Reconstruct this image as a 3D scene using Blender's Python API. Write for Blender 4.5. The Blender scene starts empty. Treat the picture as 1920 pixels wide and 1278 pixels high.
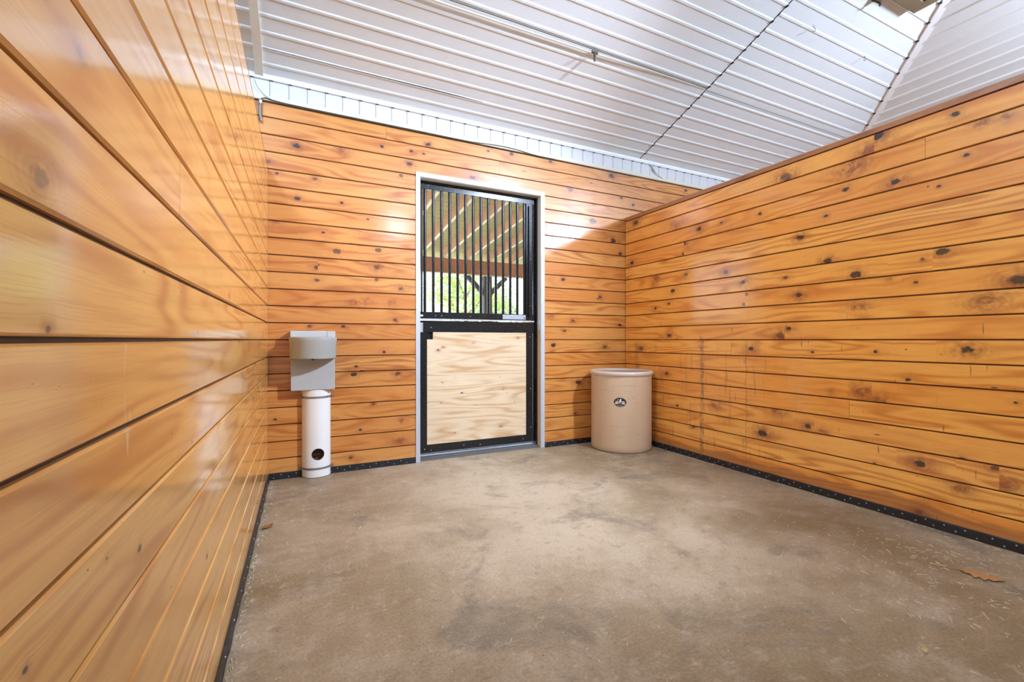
import bpy, bmesh, math, random
from mathutils import Vector, Matrix
random.seed(7)
C = bpy.context.scene.collection
SC = bpy.context.scene

# ------------------------------------------------------------------ camera, world, lights, exposure
CAMZ = 1.10
cd = bpy.data.cameras.new('camera'); cam = bpy.data.objects.new('camera', cd); C.objects.link(cam)
cd.sensor_width = 36.0; cd.lens = 839.0/1920.0*36.0; cd.clip_start = 0.02
cam.location = (0, 0, CAMZ)
cam.rotation_euler = (math.radians(90), 0, -math.radians(25.77))
cd.shift_y = -2.2/1920.0
SC.camera = cam

W = bpy.data.worlds.new('world'); SC.world = W; W.use_nodes = True
wn = W.node_tree; wn.nodes.clear()
wo = wn.nodes.new('ShaderNodeOutputWorld'); wb = wn.nodes.new('ShaderNodeBackground')
sky = wn.nodes.new('ShaderNodeTexSky'); sky.sky_type = 'NISHITA'; sky.sun_disc = False
sky.sun_elevation = math.radians(42); sky.sun_rotation = math.radians(200)
sky.dust_density = 2.0; sky.air_density = 1.0
wb.inputs['Strength'].default_value = 1.4
wn.links.new(sky.outputs[0], wb.inputs[0]); wn.links.new(wb.outputs[0], wo.inputs[0])

def lamp(name, kind, loc, energy, col=(1, 1, 1), **kw):
    l = bpy.data.lights.new(name, kind); l.energy = energy; l.color = col
    for k, v in kw.items(): setattr(l, k, v)
    o = bpy.data.objects.new(name, l); C.objects.link(o); o.location = loc
    return o
sun = lamp('sun', 'SUN', (0, 0, 20), 7, (1, .95, .86), angle=math.radians(1.0))
sun.rotation_euler = (math.radians(46), 0, math.radians(-72))      # from the left, slightly behind the barn
LC = (.84, 1, 1.27)
def aim(o, target):
    o.rotation_euler = (Vector(target)-o.location).to_track_quat('-Z', 'Y').to_euler()
L1 = lamp('stall_lamp', 'SPOT', (3.30, 0.50, 3.52), 900, LC, shadow_soft_size=.09, spot_size=math.radians(84), spot_blend=1.0); aim(L1, (.35, 3.98, .9))
L2 = lamp('aisle_lamp', 'AREA', (5.30, -0.35, 3.26), 125, LC, shape='DISK', size=.42); aim(L2, (1.5, 3.98, 2.0))
L3 = lamp('rear_lamp', 'POINT', (1.95, -1.80, 3.60), 60, LC, shadow_soft_size=.28)
L4 = lamp('right_wall_fill', 'POINT', (-1.25, 0.90, 3.95), 230, LC, shadow_soft_size=.25)  # added fill light to brighten the right wall, no fixture seen there
vs = SC.view_settings
SC.display_settings.display_device = 'sRGB'
vs.view_transform = 'Standard'; vs.look = 'None'; vs.gamma = 1; vs.use_curve_mapping = False
vs.exposure = 0.24

# ------------------------------------------------------------------ helpers
class MB:
    """collects faces; build() links them as one mesh object"""
    def __init__(s): s.v = []; s.f = []; s.m = []; s.uv = {}
    def face(s, pts, m=0, uvs=None):
        i = len(s.v); s.v += [tuple(p) for p in pts]; s.f.append(tuple(range(i, i+len(pts)))); s.m.append(m)
        if uvs: s.uv[len(s.f)-1] = uvs
    def add(s, vs_, fs, m=0):
        i = len(s.v); s.v += [tuple(p) for p in vs_]
        for f in fs: s.f.append(tuple(i+k for k in f)); s.m.append(m)
    def box(s, x0, y0, z0, x1, y1, z1, m=0):
        s.add([(x0,y0,z0),(x1,y0,z0),(x1,y1,z0),(x0,y1,z0),(x0,y0,z1),(x1,y0,z1),(x1,y1,z1),(x0,y1,z1)],
              [(0,3,2,1),(4,5,6,7),(0,1,5,4),(1,2,6,5),(2,3,7,6),(3,0,4,7)], m)
    def prism(s, a, b, w, h, up=(0,0,1), m=0):
        """bar of section w x h from a to b"""
        a = Vector(a); b = Vector(b); d = (b-a).normalized(); sd = d.cross(Vector(up)).normalized(); u = sd.cross(d)
        vv = []
        for p in (a, b):
            for q, r in ((-1,-1),(1,-1),(1,1),(-1,1)): vv.append(p+sd*w/2*q+u*h/2*r)
        s.add(vv, [(3,2,1,0),(4,5,6,7),(0,1,5,4),(1,2,6,5),(2,3,7,6),(3,0,4,7)], m)
    def tube(s, pts, r, n=10, m=0, caps=True):
        pts = [Vector(p) for p in pts]; rs = r if isinstance(r, (list, tuple)) else [r]*len(pts)
        base = len(s.v); prev = None
        for i, p in enumerate(pts):
            d = (pts[min(i+1, len(pts)-1)]-pts[max(i-1, 0)]).normalized()
            if prev is None:
                ref = Vector((0,0,1)) if abs(d.z) < .9 else Vector((1,0,0)); a = d.cross(ref).normalized()
            else: a = (prev - d*prev.dot(d)).normalized()
            prev = a; b = d.cross(a)
            for k in range(n):
                t = 2*math.pi*k/n; s.v.append(tuple(p+(a*math.cos(t)+b*math.sin(t))*rs[i]))
        for i in range(len(pts)-1):
            for k in range(n):
                s.f.append((base+i*n+k, base+i*n+(k+1)%n, base+(i+1)*n+(k+1)%n, base+(i+1)*n+k)); s.m.append(m)
        if caps:
            s.f.append(tuple(base+k for k in reversed(range(n)))); s.m.append(m)
            s.f.append(tuple(base+(len(pts)-1)*n+k for k in range(n))); s.m.append(m)
    def lathe(s, prof, c=(0,0,0), n=64, m=0, sx=1, sy=1, closed=False):
        base = len(s.v)
        for r, z in prof:
            for k in range(n):
                t = 2*math.pi*k/n; s.v.append((c[0]+r*sx*math.cos(t), c[1]+r*sy*math.sin(t), c[2]+z))
        for i in range(len(prof)-1):
            for k in range(n):
                s.f.append((base+i*n+k, base+i*n+(k+1)%n, base+(i+1)*n+(k+1)%n, base+(i+1)*n+k)); s.m.append(m)
    def build(s, name, mats, parent=None, smooth=None, bevel=0, uvname=None):
        me = bpy.data.meshes.new(name); me.from_pydata(s.v, [], s.f); me.update()
        if not isinstance(mats, (list, tuple)): mats = [mats]
        for mt in mats: me.materials.append(mt)
        for p, mi in zip(me.polygons, s.m): p.material_index = mi
        if s.uv:
            names = uvname
            lays = [me.uv_layers.new(name=n_) for n_ in names]
            for fi, data in s.uv.items():
                p = me.polygons[fi]
                for j, li in enumerate(p.loop_indices):
                    for lay, d in zip(lays, data): lay.data[li].uv = d[j] if isinstance(d, list) else d
        if smooth is not None:
            for p in me.polygons: p.use_smooth = True
            me.set_sharp_from_angle(angle=math.radians(smooth))
        o = bpy.data.objects.new(name, me); C.objects.link(o)
        if bevel:
            b = o.modifiers.new('bevel', 'BEVEL'); b.width = bevel; b.segments = 2; b.limit_method = 'ANGLE'; b.angle_limit = math.radians(50)
        if parent: o.parent = parent
        return o
def tag(o, label=None, cat=None, group=None, kind=None):
    if label: o['label'] = label
    if cat: o['category'] = cat
    if group: o['group'] = group
    if kind: o['kind'] = kind
    return o
def struct(o, label=None, cat=None): return tag(o, label, cat, kind='structure')
def empty(name, loc=(0,0,0)):
    o = bpy.data.objects.new(name, None); o.empty_display_size = .1; C.objects.link(o); o.location = loc
    return o
def rel(o, root):
    """keep a part's world-space vertices while its thing's origin sits elsewhere"""
    o.parent = root; o.matrix_parent_inverse = Matrix.Translation(-Vector(root.location)); return o

# ------------------------------------------------------------------ materials
class NT:
    def __init__(s, name):
        s.mat = bpy.data.materials.new(name); s.mat.use_nodes = True; s.t = s.mat.node_tree; s.t.nodes.clear()
        s.out = s.t.nodes.new('ShaderNodeOutputMaterial')
    def put(s, sock, v):
        if v is None: return
        if hasattr(v, 'links') or isinstance(v, bpy.types.NodeSocket): s.t.links.new(v, sock)
        else:
            if isinstance(v, (tuple, list)) and len(v) == 3 and sock.type == 'RGBA': v = (*v, 1)
            sock.default_value = v
    def n(s, typ, **kw):
        nd = s.t.nodes.new(typ)
        for k, v in kw.items(): setattr(nd, k, v)
        return nd
    def m(s, op, a, b=None, c=None, clamp=False):
        nd = s.n('ShaderNodeMath', operation=op, use_clamp=clamp)
        for i, v in enumerate((a, b, c)): s.put(nd.inputs[i], v)
        return nd.outputs[0]
    def uv(s, name): return s.n('ShaderNodeUVMap', uv_map=name).outputs[0]
    def sep(s, v):
        nd = s.n('ShaderNodeSeparateXYZ'); s.put(nd.inputs[0], v); return nd.outputs
    def comb(s, x=0, y=0, z=0):
        nd = s.n('ShaderNodeCombineXYZ')
        for i, v in enumerate((x, y, z)): s.put(nd.inputs[i], v)
        return nd.outputs[0]
    def noise(s, vec, scale=1, detail=2, rough=.5, dist=0):
        nd = s.n('ShaderNodeTexNoise'); s.put(nd.inputs['Vector'], vec)
        nd.inputs['Scale'].default_value = scale; nd.inputs['Detail'].default_value = detail
        nd.inputs['Roughness'].default_value = rough; nd.inputs['Distortion'].default_value = dist
        return nd.outputs['Fac']
    def white(s, v):
        nd = s.n('ShaderNodeTexWhiteNoise', noise_dimensions='1D'); s.put(nd.inputs['W'], v); return nd.outputs['Value']
    def mix(s, f, a, b, blend='MIX'):
        nd = s.n('ShaderNodeMix', data_type='RGBA', blend_type=blend); nd.clamp_factor = True
        s.put(nd.inputs[0], f); s.put(nd.inputs[6], a); s.put(nd.inputs[7], b); return nd.outputs[2]
    def ss(s, v, lo, hi):
        nd = s.n('ShaderNodeMapRange', interpolation_type='SMOOTHSTEP'); s.put(nd.inputs[0], v)
        nd.inputs[1].default_value = lo; nd.inputs[2].default_value = hi; return nd.outputs[0]
    def lin(s, v, a, b, c, d):
        nd = s.n('ShaderNodeMapRange'); s.put(nd.inputs[0], v)
        for i, q in enumerate((a, b, c, d)): nd.inputs[1+i].default_value = q
        return nd.outputs[0]
    def obj(s): return s.n('ShaderNodeTexCoord').outputs['Object']
    def scale(s, v, sc):
        nd = s.n('ShaderNodeVectorMath', operation='MULTIPLY'); s.put(nd.inputs[0], v); nd.inputs[1].default_value = sc; return nd.outputs[0]
    def bump(s, h, strength=.3, dist=.001):
        nd = s.n('ShaderNodeBump'); s.put(nd.inputs['Height'], h); nd.inputs['Strength'].default_value = strength
        nd.inputs['Distance'].default_value = dist; return nd.outputs[0]
    def bsdf(s, col, rough=.5, metal=0, spec=.5, normal=None, coat=0, coat_r=.1, coat_n=None, sheen=0, trans=0):
        b = s.n('ShaderNodeBsdfPrincipled')
        s.put(b.inputs['Base Color'], col); s.put(b.inputs['Roughness'], rough); s.put(b.inputs['Metallic'], metal)
        s.put(b.inputs['Specular IOR Level'], spec)
        if normal is not None: s.put(b.inputs['Normal'], normal)
        s.put(b.inputs['Coat Weight'], coat); s.put(b.inputs['Coat Roughness'], coat_r)
        if coat_n is not None: s.put(b.inputs['Coat Normal'], coat_n)
        s.t.links.new(b.outputs[0], s.out.inputs[0]); return b
def plain(name, col, rough=.5, metal=0, var=.12, scale=30, bump=.15, spec=.5, coat=0):
    t = NT(name); o = t.obj(); f = t.noise(o, scale, 4, .6); g = t.noise(o, scale*.13, 3, .6)
    dark = tuple(c*(1-var*2) for c in col); lite = tuple(min(1, c*(1+var)) for c in col)
    cc = t.mix(t.m('MULTIPLY_ADD', f, .5, t.m('MULTIPLY', g, .5)), dark, lite)
    t.bsdf(cc, t.lin(f, .2, .8, max(.03, rough-.07), min(1, rough+.08)), metal, spec, t.bump(f, bump, .002), coat)
    return t.mat

def pine(name, light, dark, orange, tintvar=.35, rough=.2, coat=1.0, knotcol=(.020, .009, .006), red=(.27, .06, .016), stain=0, haze=0, wob=.35):
    t = NT(name)
    gp = t.sep(t.uv('gp')); kn = t.sep(t.uv('kn')); ks = t.sep(t.uv('ks')); kt = t.sep(t.uv('kt'))
    u, z = gp[0], gp[1]; dx, dz = kn[0], kn[1]; size, seed = ks[0], ks[1]
    redw, dk = kt[0], kt[1]
    wv = t.comb(u, z, seed)
    n1 = t.noise(wv, 55, 2, .5)
    jx = t.m('MULTIPLY', t.m('SUBTRACT', t.noise(wv, 30, 2), .5), .010)
    jz = t.m('MULTIPLY', t.m('SUBTRACT', t.noise(t.comb(z, seed, u), 34, 2), .5), .010)
    ax = t.m('DIVIDE', t.m('MULTIPLY', t.m('ADD', dx, jx), .66), size); az = t.m('DIVIDE', t.m('ADD', dz, jz), size)
    r = t.m('SQRT', t.m('ADD', t.m('MULTIPLY', ax, ax), t.m('MULTIPLY', az, az)))
    e1 = t.m('POWER', 2.718, t.m('MULTIPLY', r, -.33))
    g = t.m('SUBTRACT', z, t.m('MULTIPLY', t.m('MULTIPLY', dz, .9), e1))
    s9 = t.m('MULTIPLY', seed, 9.37)
    # flat-sawn figure: contour lines of a long slow noise
    w1 = t.noise(t.comb(t.m('MULTIPLY', u, .75), t.m('MULTIPLY', g, 6.5), s9), 1, 1.5, .45)
    w2 = t.noise(t.comb(t.m('MULTIPLY', u, 5), t.m('MULTIPLY', g, 28), s9), 1, 2, .5)
    ph = t.m('ADD', t.m('MULTIPLY', w1, 62), t.m('MULTIPLY', w2, 1.6))
    ring = t.m('MULTIPLY_ADD', t.m('SINE', ph), .5, .5)
    ring = t.m('POWER', ring, 1.8)
    fade = t.noise(t.comb(t.m('MULTIPLY', u, 1.3), t.m('MULTIPLY', g, 9), s9), 1, 2)
    fine = t.noise(t.comb(t.m('MULTIPLY', u, 7), t.m('MULTIPLY', g, 420), seed), 1, 2, .6)
    blot = t.noise(t.comb(t.m('MULTIPLY', u, 2.6), t.m('MULTIPLY', z, 11), s9), 1, 3, .6)
    ringf = t.m('MULTIPLY', ring, t.ss(fade, .30, .60))
    col = t.mix(t.m('MULTIPLY', ringf, .95), light, dark)
    col = t.mix(t.m('MULTIPLY', t.ss(fine, .42, .75), .42), col, dark)
    rnd = t.white(seed)
    col = t.mix(t.m('MULTIPLY', rnd, tintvar), col, orange)
    col = t.mix(t.m('MULTIPLY', t.ss(blot, .52, .78), .45), col, orange)
    col = t.mix(t.m('MULTIPLY', t.ss(blot, .48, .25), .25), col, tuple(min(1, c*1.22) for c in light))
    # knots
    halo = t.m('MULTIPLY', t.m('POWER', 2.718, t.m('MULTIPLY', t.m('MAXIMUM', t.m('SUBTRACT', r, .8), 0), -.8)), redw)
    hn = t.noise(wv, 26, 2, .5)
    halo = t.m('MULTIPLY', halo, t.lin(hn, .36, .6, .3, 1.0), clamp=True)
    col = t.mix(t.m('MULTIPLY', halo, .80), col, red)
    rr = t.m('MULTIPLY', t.m('MULTIPLY_ADD', t.m('SINE', t.m('MULTIPLY', r, 9)), .5, .5), t.m('MULTIPLY', halo, .34))
    col = t.mix(rr, col, tuple(c*.45 for c in red))
    core = t.m('MULTIPLY', t.ss(t.m('ADD', r, t.m('MULTIPLY', t.m('SUBTRACT', n1, .5), 1.1)), 1.0, .6), dk, clamp=True)
    kc = t.mix(t.m('MULTIPLY', t.ss(r, .5, .15), .35), knotcol, tuple(c*3 for c in knotcol))
    col = t.mix(t.m('MULTIPLY', core, .97), col, kc)
    # small pitch flecks
    vo = t.n('ShaderNodeTexVoronoi'); vo.inputs['Scale'].default_value = 1
    t.put(vo.inputs['Vector'], t.comb(t.m('MULTIPLY', u, 9), t.m('MULTIPLY', z, 26), seed))
    fl = t.m('MULTIPLY', t.ss(vo.outputs['Distance'], .085, .03), t.m('GREATER_THAN', t.white(t.sep(vo.outputs['Color'])[0]), .62))
    col = t.mix(t.m('MULTIPLY', fl, .6), col, tuple(c*2.2 for c in knotcol))
    if stain:
        # water and wear stains: runs down the wall, and a tide line along the lowest board
        run = t.noise(t.comb(t.m('MULTIPLY', u, 26), t.m('MULTIPLY', z, 2.2), 3.3), 1, 3, .65)
        reg = t.m('MULTIPLY', t.ss(z, 1.12, .8), t.m('MULTIPLY', t.ss(u, 1.9, 2.5), t.ss(u, 3.98, 3.3)))
        col = t.mix(t.m('MULTIPLY', t.m('MULTIPLY', t.ss(run, .56, .72), reg), .5*stain), col, (.11, .055, .03))
        tide = t.noise(t.comb(t.m('MULTIPLY', u, 2.2), 0, 1.7), 1, 3, .6)
        tz = t.m('SUBTRACT', z, t.m('MULTIPLY', tide, .17))
        col = t.mix(t.m('MULTIPLY', t.ss(tz, .045, .02), .55*stain), col, (.20, .065, .028))
        wob_ = t.m('MULTIPLY', t.m('SUBTRACT', t.noise(t.comb(0, t.m('MULTIPLY', z, 9), 2.2), 1, 3, .6), .5), .05)
        for u0_, w_, zt_, st_ in ((2.935, .030, 1.17, .75), (2.49, .006, 1.12, .8), (3.79, .05, 1.10, .5)):
            dd = t.m('ABSOLUTE', t.m('ADD', t.m('SUBTRACT', u, u0_), wob_))
            dn = t.noise(t.comb(t.m('MULTIPLY', u, 60), t.m('MULTIPLY', z, 14), 4.4), 1, 3, .6)
            col = t.mix(t.m('MULTIPLY', t.m('MULTIPLY', t.ss(dd, w_, w_*.3), t.ss(z, zt_, zt_-.08)), t.lin(dn, .4, .62, .1*st_, st_)), col, (.14, .075, .045))
        mk = t.noise(t.comb(t.m('MULTIPLY', u, 60), t.m('MULTIPLY', z, 9), 8.1), 1, 2, .5)
        col = t.mix(t.m('MULTIPLY', t.m('MULTIPLY', t.ss(mk, .70, .76), t.ss(z, 1.5, 1.1)), .7*stain), col, (.07, .04, .03))
    scr = t.noise(t.comb(t.m('MULTIPLY', u, 46), t.m('MULTIPLY', z, 5), 5.1), 1, 3, .5, 1.2)
    rgh = t.m('ADD', rough, t.m('MULTIPLY', t.ss(blot, .4, .8), .05))
    if haze:
        col = t.mix(t.m('MULTIPLY', t.m('MULTIPLY', t.ss(scr, .71, .75), t.ss(z, 1.7, 1.0)), haze), col, (.80, .62, .46))
    big = t.noise(t.comb(t.m('MULTIPLY', u, 2.5), t.m('MULTIPLY', z, 9), s9), 1, 2, .5)
    b1 = t.bump(t.m('ADD', t.m('MULTIPLY', ringf, .25), t.m('MULTIPLY', fine, .35)), .22, .0008)
    bn = t.n('ShaderNodeBump'); t.put(bn.inputs['Height'], big); bn.inputs['Strength'].default_value = wob; bn.inputs['Distance'].default_value = .006
    t.put(bn.inputs['Normal'], b1)
    t.bsdf(col, .42, 0, .4, b1, coat, rgh, bn.outputs[0])
    return t.mat
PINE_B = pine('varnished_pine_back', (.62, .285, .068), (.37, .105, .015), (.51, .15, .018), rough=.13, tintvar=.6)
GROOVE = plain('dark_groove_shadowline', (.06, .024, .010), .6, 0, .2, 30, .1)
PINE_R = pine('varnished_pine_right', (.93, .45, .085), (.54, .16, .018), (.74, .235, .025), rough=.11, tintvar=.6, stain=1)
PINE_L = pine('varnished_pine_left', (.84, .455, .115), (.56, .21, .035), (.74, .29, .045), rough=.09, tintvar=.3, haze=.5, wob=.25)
PLY = pine('pale_pine_plywood', (.70, .56, .37), (.52, .31, .15), (.66, .44, .24), rough=.35, tintvar=.1, coat=.15, red=(.42, .17, .07), knotcol=(.06, .03, .02))
WHITE = plain('white_painted_steel', (.80, .84, .86), .35, 0, .03, 14, .03)
FASCIA = plain('white_siding', (.57, .575, .58), .4, 0, .02, 14, .03)
CREAM = plain('cream_aged_trim', (.62, .57, .45), .5, 0, .06, 20, .05)
CASING = plain('galvanized_white_casing', (.54, .58, .62), .42, .25, .10, 60, .08)
JAMB = plain('off_white_jamb', (.70, .69, .63), .5, 0, .05, 20, .05)
BLACK = plain('black_powder_coated_steel', (.014, .0135, .0135), .24, 0, .25, 60, .04, .35)
BARS = plain('black_painted_bar', (.010, .0095, .0095), .22, 0, .2, 60, .03, .28)
RUBBER = plain('black_rubber_strip', (.012, .012, .014), .42, 0, .3, 40, .3)
SCREW = plain('zinc_screw_head', (.55, .57, .60), .35, .8, .1, 200, .05)
SILVER = plain('bright_zinc', (.78, .77, .75), .28, .75, .08, 80, .05)
DARKGAP = plain('dark_gap', (.035, .028, .022), .9, 0, .2, 60, .1)
GREY = plain('weathered_grey_housing', (.40, .40, .37), .62, 0, .14, 45, .3)
GREYD = plain('grey_back_housing', (.42, .42, .41), .6, 0, .08, 90, .2)
PVC = plain('white_pvc_pipe', (.80, .79, .76), .35, 0, .04, 9, .03)
RUSTY = plain('rusty_brown_cavity', (.16, .06, .035), .8, 0, .4, 60, .3)
def mk_tan():
    t = NT('tan_moulded_plastic'); o = t.obj()
    a = t.noise(t.scale(o, (6, 6, 1.6)), 1, 4, .6); s_ = t.noise(t.scale(o, (9, 9, 22)), 1, 4, .7); f = t.noise(o, 60, 3, .6)
    sc_ = t.noise(t.scale(o, (2, 2, 60)), 1, 2, .5)
    col = t.mix(a, (.49, .325, .19), (.60, .42, .27))
    col = t.mix(t.m('MULTIPLY', t.ss(s_, .60, .72), .35), col, (.26, .185, .125))
    col = t.mix(t.m('MULTIPLY', t.ss(sc_, .68, .73), .30), col, (.30, .20, .14))
    col = t.mix(t.m('MULTIPLY', t.ss(f, .68, .76), .3), col, (.66, .52, .42))
    t.bsdf(col, t.lin(a, .3, .7, .34, .5), 0, .5, t.bump(a, .1, .01)); return t.mat
TAN = mk_tan()
TAND = plain('tan_plastic_inside', (.40, .30, .22), .5, 0, .1, 7, .03)
RAWWOOD = plain('raw_tan_wood', (.62, .42, .25), .6, 0, .08, 20, .1)
CONDUIT = plain('grey_flexible_conduit', (.28, .27, .24), .45, .5, .15, 80, .2)
CABLE = plain('black_cable', (.03, .03, .028), .5, 0, .2, 60, .1)
RAFT = plain('rafter_lumber', (.72, .44, .27), .7, 0, .14, 12, .15)
RAFTB = plain('lit_rafter_edge', (.90, .84, .60), .7, 0, .06, 12, .1)  # rafter undersides painted pale to stand for light bounced up from below
BEAM = plain('porch_beam_lumber', (.50, .26, .17), .7, 0, .12, 12, .15)
POST = plain('weathered_post_wood', (.11, .10, .095), .8, 0, .2, 20, .2)
BARK = plain('tree_bark', (.16, .12, .09), .9, 0, .3, 20, .6)
PANEL = plain('pale_wall_panel', (.62, .63, .63), .6, 0, .05, 5, .05)
TRIMW = plain('bright_white_trim', (.92, .93, .93), .4, 0, .02, 14, .03)
# ------------------------------------------------------------------ more materials
def mk_ceiling():
    t = NT('white_corrugated_ceiling_steel'); o = t.obj()
    f = t.noise(o, 1.1, 3); vo = t.n('ShaderNodeTexVoronoi'); vo.inputs['Scale'].default_value = 13
    t.put(vo.inputs['Vector'], o)
    cl = t.noise(o, 2.4, 3, .6)
    spk = t.m('MULTIPLY', t.ss(vo.outputs['Distance'], .055, .025), t.ss(cl, .53, .62))
    col = t.mix(f, (.78, .83, .86), (.83, .88, .91))
    col = t.mix(t.m('MULTIPLY', t.ss(t.noise(o, 5, 4, .7), .5, .8), .12), col, (.62, .54, .46))
    col = t.mix(t.m('MULTIPLY', spk, .75), col, (.10, .09, .07))
    t.bsdf(col, .42, 0, .4, t.bump(t.noise(o, 3, 2), .15, .01)); return t.mat
CEIL = mk_ceiling()
def mk_batten():
    t = NT('mildewed_cream_batten'); o = t.obj()
    vo = t.n('ShaderNodeTexVoronoi'); vo.inputs['Scale'].default_value = 38; t.put(vo.inputs['Vector'], o)
    spk = t.m('MULTIPLY', t.ss(vo.outputs['Distance'], .25, .10), t.ss(t.noise(o, 5, 3, .6), .52, .66))
    col = t.mix(t.noise(o, 4, 3), (.70, .66, .54), (.80, .76, .66))
    col = t.mix(t.m('MULTIPLY', spk, .8), col, (.13, .09, .05))
    t.bsdf(col, .5, 0, .4); return t.mat
BATTEN = mk_batten()
def mk_floor():
    t = NT('worn_concrete_floor'); o = t.obj()
    a = t.noise(o, 1.05, 4, .6, .5); b = t.noise(o, 3.6, 6, .7); c_ = t.noise(o, 85, 3, .7)
    d = t.noise(t.scale(o, (5, 19, 1)), 1.6, 4, .7, .5); s_ = t.noise(o, 2.0, 4, .62, .9); m_ = t.noise(o, 14, 5, .72)
    so = t.sep(o)
    # darker towards the side walls and the near end, paler in the middle of the stall
    pale_mid = t.m('MULTIPLY', t.m('MULTIPLY', t.ss(so[0], .1, .9), t.ss(so[0], 2.8, 1.4)), t.ss(so[1], .7, 2.0))
    base = t.m('ADD', t.m('MULTIPLY', t.ss(a, .36, .64), .50), t.m('MULTIPLY', pale_mid, .5))
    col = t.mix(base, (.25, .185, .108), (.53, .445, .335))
    col = t.mix(t.m('MULTIPLY', t.ss(b, .47, .70), .45), col, (.52, .44, .35))
    col = t.mix(t.m('MULTIPLY', t.ss(s_, .53, .68), .62), col, (.185, .16, .125))
    col = t.mix(t.m('MULTIPLY', t.ss(b, .45, .30), .45), col, (.29, .25, .145))
    col = t.mix(t.m('MULTIPLY', t.ss(m_, .48, .30), .40), col, (.20, .155, .11))
    col = t.mix(t.m('MULTIPLY', t.ss(m_, .54, .70), .35), col, (.60, .51, .41))
    col = t.mix(t.m('MULTIPLY', t.ss(d, .55, .75), .25), col, (.58, .50, .41))
    col = t.mix(.5, col, t.mix(t.ss(c_, .3, .7), (.16, .12, .085), (.58, .49, .38)), 'SOFT_LIGHT')
    t.bsdf(col, t.lin(b, .3, .7, .42, .62), 0, .35, t.bump(t.m('ADD', c_, m_), .3, .003)); return t.mat
FLOOR = mk_floor()
def mk_deck():
    t = NT('greenish_porch_deck_boards'); o = t.obj(); so = t.sep(o)
    k = t.m('FLOOR', t.m('DIVIDE', so[1], .14)); fr = t.m('FRACT', t.m('DIVIDE', so[1], .14))
    n1 = t.noise(t.comb(t.m('MULTIPLY', so[0], 2), t.m('MULTIPLY', so[1], 30), k), 1, 3, .6)
    col = t.mix(n1, (.36, .33, .14), (.58, .53, .28))
    col = t.mix(t.m('MULTIPLY', t.white(k), .35), col, (.58, .40, .20))
    line = t.m('MULTIPLY', t.ss(fr, .06, .02), t.ss(t.noise(t.comb(t.m('MULTIPLY', so[0], 3), k, 0), 1, 1), .42, .5))
    col = t.mix(t.m('MULTIPLY', line, .8), col, (.06, .05, .03))
    t.bsdf(col, .8, 0, .2); return t.mat
DECK = mk_deck()
def mk_leaf(name, c1, c2):
    t = NT(name); o = t.obj(); f = t.noise(o, 9, 3)
    col = t.mix(f, c1, c2)
    b = t.bsdf(col, .5, 0, .3)
    tr = t.n('ShaderNodeBsdfTranslucent'); t.put(tr.inputs[0], col)
    mx = t.n('ShaderNodeMixShader'); mx.inputs[0].default_value = .5
    t.t.links.new(b.outputs[0], mx.inputs[1]); t.t.links.new(tr.outputs[0], mx.inputs[2]); t.t.links.new(mx.outputs[0], t.out.inputs[0])
    return t.mat
LEAF_A = mk_leaf('light_green_foliage', (.17, .27, .04), (.38, .47, .11))
LEAF_B = mk_leaf('mid_green_foliage', (.10, .19, .035), (.26, .36, .09))
GRASS = plain('sunlit_gravel_and_grass', (.42, .42, .28), .9, 0, .2, 6, .3)
OAK = plain('dry_brown_leaf', (.30, .11, .035), .6, 0, .25, 90, .3)
OAKL = plain('dry_tan_leaf', (.50, .24, .09), .6, 0, .2, 90, .3)
def mk_straw():
    t = NT('pale_straw'); o = t.obj(); f = t.noise(o, 40, 2)
    t.bsdf(t.mix(f, (.55, .42, .25), (.85, .74, .55)), .7, 0, .3); return t.mat
STRAW = mk_straw()

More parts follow.
